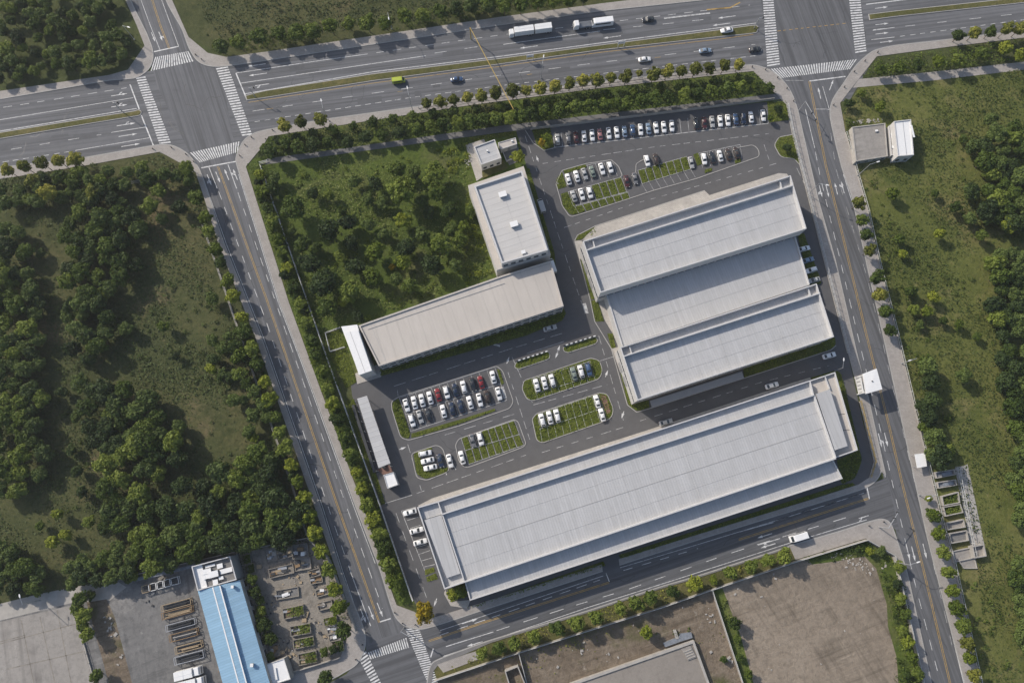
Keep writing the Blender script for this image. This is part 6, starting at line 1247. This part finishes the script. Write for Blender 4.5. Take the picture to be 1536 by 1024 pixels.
def bin_(x, y, L, w_, fill, label, ang=13, h=1.0, m='dirty'):
    h *= random.uniform(.6, 1.25); ang += random.uniform(-4, 5); L *= random.uniform(.9, 1.05)
    px, py = R2(x, y); p = P(px, py, .5); t = thing('material_bay', label, 'bay', (p.x, p.y, .02), heading(px, py, ang)); th = .22
    mb = MB()
    for s in (1, -1): mb.bar((-L/2, s*(w_/2-th/2), 0), (L/2, s*(w_/2-th/2), 0), th, h)
    for s in (1, -1): mb.bar((s*(L/2-th/2), -w_/2+th, 0), (s*(L/2-th/2), w_/2-th, 0), th, h*.9)
    mb.build('wall', M[m], t, True)
    mb = MB(); mb.box((0, 0, h*.2), (L-2*th, w_-2*th, h*.4)); mb.build('fill', M['dirt' if fill == 'green' else fill], t, True)
    rr = random.Random(int(x*3+y))
    for k in range(3):
        mb = MB(); mb.box((rr.uniform(-.4, .2)*L, rr.uniform(-.3, .3)*w_, h*.55), (rr.uniform(.2, .45)*L, rr.uniform(.12, .25)*w_, h*rr.uniform(.4, .9)), rr.uniform(-.2, .2)); mb.build('load', M[rr.choice(['timber', 'rust', 'steel', 'dark', 'dirty', 'tarp'])], t, True)
    if fill == 'green':
        n = 300; c = np.stack([np.clip(rng.normal(L*.18, L*.2, n), -L/2+th, L/2-th), rng.uniform(-w_/2+th, w_/2-th, n), rng.uniform(.5, 1.5, n)], 1); V = quads(c, rng.normal(size=(n, 3))*.6+np.array([0, 0, 1]), .4*rng.uniform(.6, 1.4, n), rng)
        o = bpy.data.objects.new('plants', np_mesh('plants', V, n, M['f_bright' if rr.random() < .5 else 'f_mid'])); COL.objects.link(o); o.parent = t; o['kind'] = 'stuff'
    else:
        for k in range(4):
            mb = MB(); mb.box((rr.uniform(-.35, .35)*L, rr.uniform(-.25, .25)*w_, h*.5), (rr.uniform(.15, .4)*L, rr.uniform(.2, .35)*w_, h*rr.uniform(.5, 1.1)), rr.uniform(-.3, .3)); mb.build('load', M[rr.choice(['timber', 'whitem', 'steel', 'rust', 'dark', 'conc'])], t, True)
    return t
for x, y, L, w_, f, l in ((215, 145, 4, 4, 'slab', 'square pale concrete base at the upper left of the gravel yard'), (312, 135, 4.6, 2.8, 'gravel', 'long bay at the top of the gravel yard'), (415, 118, 5.4, 4.2, 'path', 'large bay in the upper right corner of the gravel yard'), (285, 255, 7.4, 2.9, 'gravel', 'wide bay full of timber below the square concrete base'), (432, 208, 5.2, 3.6, 'slab', 'bay heaped with white material beside the upper trees'),
                          (325, 408, 7.4, 2.9, 'path', 'long bay holding white and blue gear in mid gravel yard'), (368, 535, 7, 3.2, 'green', 'topmost planted bay of the middle column in the gravel yard'), (418, 655, 6.2, 3, 'green', 'second planted bay of the middle column in the gravel yard'), (437, 745, 6.3, 2.8, 'green', 'third planted bay of the middle column in the gravel yard'), (465, 850, 6.2, 3.4, 'green', 'lowest planted bay of the middle column in the gravel yard'),
                          (512, 268, 3.9, 2.3, 'path', 'topmost small bay of the right column in the gravel yard'), (523, 315, 3.9, 2.2, 'rust', 'second small bay of the right column in the gravel yard'), (562, 400, 4, 2.3, 'gravel', 'third small bay of the right column in the gravel yard'), (583, 490, 4.3, 2.4, 'gravel', 'fourth small bay of the right column in the gravel yard'), (620, 597, 4.4, 2.5, 'green', 'small bay with bright plants in the right column'), (637, 652, 4, 2.2, 'path', 'dark small bay beside the round green tree'), (655, 705, 4, 2.4, 'slab', 'small bay with pale heap below the round green tree'), (672, 770, 4, 3.4, 'green', 'lowest overgrown bay of the right column'),
                          (45, 175, 3.4, 3.0, 'green', 'topmost overgrown bay beside the blue roof'), (68, 240, 3.4, 2.8, 'green', 'second overgrown bay beside the blue roof'), (232, 800, 3.4, 3.6, 'slab', 'grey bay beside the lower part of the blue roof')): bin_(x, y, L, w_, f, l)
for i, (x, y, s) in enumerate(((85, 310, 2.0), (110, 400, 2.2), (140, 455, 1.6), (150, 525, 1.8), (170, 620, 2.5), (205, 715, 2.4), (130, 570, 1.5), (205, 840, 1.6), (580, 810, 1.6), (640, 790, 1.5))):
    px, py = R2(x, y); tree('mid', px, py, s, 'low green bush, %s from the top, along the right wall of the blue roof' % ordinal(i+1) if i < 8 else 'low bush at the lower right of the gravel yard, %s one' % ('left' if i == 8 else 'right'), 'bush', None, 'bush')
R3 = lambda x, y: (1360+x/5.12, 660+y/5.12)
def pen(q, h, fill, label, m='conc', th=.25):
    w = ccw([p.xy for p in W([R3(*p) for p in q], h)]); c = centroid(w); t = thing('concrete_pen', label, 'pen', c)
    ins = inset(w, th); mb = MB(); n = len(w)
    for i in range(n):
        j = (i+1) % n; a, b, c2, d = w[i], w[j], ins[j], ins[i]
        mb.face([(a.x, a.y, 0), (b.x, b.y, 0), (b.x, b.y, h), (a.x, a.y, h)]); mb.face([(a.x, a.y, h), (b.x, b.y, h), (c2.x, c2.y, h), (d.x, d.y, h)]); mb.face([(d.x, d.y, h), (c2.x, c2.y, h), (c2.x, c2.y, .1), (d.x, d.y, .1)])
    mb.build('wall', M[m], t); mb = MB(); mb.flat(ins, h*.45 if fill in ('slab', 'tarp', 'path') else .3); mb.build('floor', M['lawn' if fill == 'green' else fill], t)
    xs = [p.x for p in ins]; ys = [p.y for p in ins]
    if fill == 'green':
        n = 620; X, Y = rng.uniform(min(xs), max(xs), n), rng.uniform(min(ys), max(ys), n); k = np.array([inpoly(a, b, ins) for a, b in zip(X, Y)]); X, Y = X[k], Y[k]
        V = quads(np.stack([X, Y, rng.uniform(.3, 1.3, len(X))], 1), rng.normal(size=(len(X), 3))*.6+np.array([0, 0, 1]), .4*rng.uniform(.6, 1.4, len(X)), rng); V = V-np.array([INFO[t][0].x, INFO[t][0].y, 0]); o = bpy.data.objects.new('plants', np_mesh('plants', V, len(X), M['f_mid'])); COL.objects.link(o); o.parent = t; o['kind'] = 'stuff'
    elif fill == 'tarp':
        mb = MB(); c = centroid(ins); mb.box((c.x+.4, c.y, h*.65), (3.2, 1.0, .7), heading(1420, 720, 12)); mb.build('tank', M['tarp'], t)
    return t
pen([(218, 245), (370, 222), (378, 265), (230, 293)], 1.4, 'tarp', 'concrete pen with a blue tank beside the meadow, topmost of the pens'); pen([(235, 322), (380, 300), (390, 345), (245, 370)], 1.4, 'tarp', 'concrete pen with a blue tank beside the meadow, second from the top'); pen([(270, 430), (400, 395), (413, 480), (283, 505)], 1.5, 'green', 'upper planted concrete pen beside the meadow'); pen([(281, 512), (415, 487), (437, 555), (300, 585)], 1.5, 'green', 'lower planted concrete pen beside the meadow')
pen([(305, 635), (440, 605), (455, 668), (318, 690)], 1.5, 'slab', 'pen with a smooth pale floor below the planted pens'); pen([(328, 715), (465, 690), (480, 770), (345, 793)], 1.5, 'path', 'pen with a rough grey floor below the pale one'); pen([(355, 850), (500, 820), (515, 905), (360, 940)], .7, 'slab', 'wide low concrete platform at the lower end of the pens'); pen([(505, 815), (595, 798), (615, 890), (525, 905)], 2.2, 'slab', 'square raised concrete block at the lower end of the pen path'); pen([(400, 925), (525, 900), (545, 985), (440, 985)], .5, 'slab', 'small sunken slab below the pens')
fence('pen_fence', 'thin post fence along the pale path beside the concrete pens', 'fence', [(1433, 700), (1459, 835)], 2.2, 2.6, 'fence', .2, .12)
# rubble and debris nobody could count
def debris(pxs, dens, size, m, hmax=.4, th=.5):
    w = [(p.x, p.y) for p in W(pxs)]; xs, ys = [p[0] for p in w], [p[1] for p in w]; n2 = int((max(xs)-min(xs))*(max(ys)-min(ys))*dens); mb = MB()
    for _ in range(n2):
        x, y = random.uniform(min(xs), max(xs)), random.uniform(min(ys), max(ys))
        if not inpoly(x, y, w) or math.sin(x*.5+2*math.sin(y*.3))+math.sin(y*.6+x*.2) < th: continue
        s = size*random.uniform(.3, 1.6)*(1 if random.random() < .85 else 2); mb.box((x, y, s*.1), (s, s*random.uniform(.3, .9), min(hmax, s*.5)), random.uniform(0, 3))
    if mb.f: tag(mb.build('rubble', M[m]), None, None, kind='stuff')
debris([(1230, 838), (1290, 818), (1330, 838), (1326, 875), (1300, 860), (1260, 850)], 1.4, .32, 'ledge', .25, .1); debris([(1075, 895), (1290, 825), (1340, 1000), (1140, 1010)], .05, .3, 'conc', .2, .9); debris([(790, 985), (1060, 898), (1085, 960), (1000, 960), (860, 1010)], .18, .55, 'conc', .4, .8); debris([(1070, 890), (1190, 850), (1200, 880), (1090, 920)], .2, .5, 'conc', .3, .8); debris([(1045, 930), (1066, 900), (1105, 1010), (1070, 1010)], .4, .6, 'conc', .4, .5)
debris([(1276, 182), (1330, 176), (1330, 182), (1278, 188)], 2.5, .4, 'conc', .4, -.8); debris([(150, 905), (162, 905), (195, 1020), (180, 1020)], .8, .5, 'conc', .3, .3); debris([(694, 232), (704, 230), (708, 250), (700, 255)], 2.5, .35, 'conc', .3, 0); debris([(140, 880), (205, 868), (300, 900), (320, 960), (250, 940), (200, 900)], .12, .4, 'conc', .3, 1.0); debris([(370, 835), (460, 812), (530, 970), (440, 1000)], .2, .4, 'conc', .3, .8)
debris([(366, 836), (462, 812), (536, 960), (500, 990), (420, 1000)], .35, .55, 'timber', .5, .6); debris([(366, 836), (462, 812), (536, 960), (500, 990), (420, 1000)], .4, .4, 'dark', .4, .4); debris([(200, 900), (290, 850), (300, 900), (335, 1020), (300, 1020)], .3, .4, 'dark', .4, .7); debris([(300, 890), (312, 905), (345, 1020), (332, 1020)], .6, .5, 'rust', .5, .2); debris([(205, 868), (280, 850), (284, 862), (215, 880)], .6, .6, 'dirty', .5, .2)
t = thing('tarpaulin_heap', 'grey blue tarpaulin heap at the upper corner of the flat beige roof', 'tarpaulin', P(1016, 958)); mb = MB(); w = W([(995, 964), (1018, 955), (1020, 950), (1037, 948), (1039, 956), (1020, 962), (998, 970)], .8); mb.prism(ccw(w), 0, .8); mb.build('cover', M['tarp'], t); mb = MB(); p = P(1013, 950); mb.box((p.x, p.y, .5), (.9, 2.6, .9), .3); mb.build('bundle', M['conc'], t)
mb = MB(); w = W([(205, 866), (290, 846), (335, 835), (336, 839), (291, 851), (206, 871)]); mb.prism(ccw(w), 0, .6); tag(mb.build('tarpaulin_strip', M['tarp'], None), 'long blue grey tarpaulin strip at the foot of the yard wall', 'tarpaulin')
for o in list(COL.objects):
    if o.parent is None and o.get('label') is None and o.get('kind') is None: print('UNTAGGED', o.name)
for o in COL.objects:
    if o.get('label') and not 4 <= len(o['label'].split()) <= 16: print('WORDS', len(o['label'].split()), o['label'])
# ------------------------------------------------------------------ camera, light
cam = bpy.data.cameras.new('camera'); co = bpy.data.objects.new('camera', cam); COL.objects.link(co)
cam.sensor_width = 36; cam.lens = 36*F/1536; cam.clip_end = 6000; cam.clip_start = 1
co.location = (0, 0, H); co.rotation_euler = (TILT, 0, 0); S.camera = co
SUN_EL, SHADOW_AZ = R(33), R(-37)     # shadows fall towards the lower right
sd = Vector((-math.cos(SHADOW_AZ)*math.cos(SUN_EL), -math.sin(SHADOW_AZ)*math.cos(SUN_EL), math.sin(SUN_EL)))
sun = bpy.data.lights.new('sun', 'SUN'); sun.energy = 4.5; sun.angle = R(.55); sun.color = (1, .92, .82)
so = bpy.data.objects.new('sun', sun); COL.objects.link(so); so.rotation_euler = sd.to_track_quat('Z', 'Y').to_euler()
wd = bpy.data.worlds.new('World'); S.world = wd; wd.use_nodes = True; nt = wd.node_tree
sky = nt.nodes.new('ShaderNodeTexSky'); sky.sky_type = 'NISHITA'; sky.sun_disc = False
sky.sun_elevation = SUN_EL; sky.sun_rotation = math.atan2(sd.x, sd.y); sky.air_density = 1.0; sky.dust_density = 2.0
nt.links.new(sky.outputs[0], nt.nodes['Background'].inputs[0]); nt.nodes['Background'].inputs[1].default_value = .15
vs = S.view_settings; vs.view_transform = 'Standard'; vs.look = 'None'; vs.exposure = 0; vs.gamma = 1; vs.use_curve_mapping = False

hm = bpy.data.materials.new('mat_haze'); hm.use_nodes = True; nt = hm.node_tree; nt.nodes.clear()
pv = nt.nodes.new('ShaderNodeVolumePrincipled'); pv.inputs['Color'].default_value = (.86, .9, .95, 1); pv.inputs['Density'].default_value = .00012; pv.inputs['Anisotropy'].default_value = .2
ot = nt.nodes.new('ShaderNodeOutputMaterial'); nt.links.new(pv.outputs[0], ot.inputs['Volume'])
mb = MB(); mb.box((0, 0, 114.5), (3100, 3100, 231)); ho = mb.build('haze', hm); tag(ho, None, None, kind='stuff')
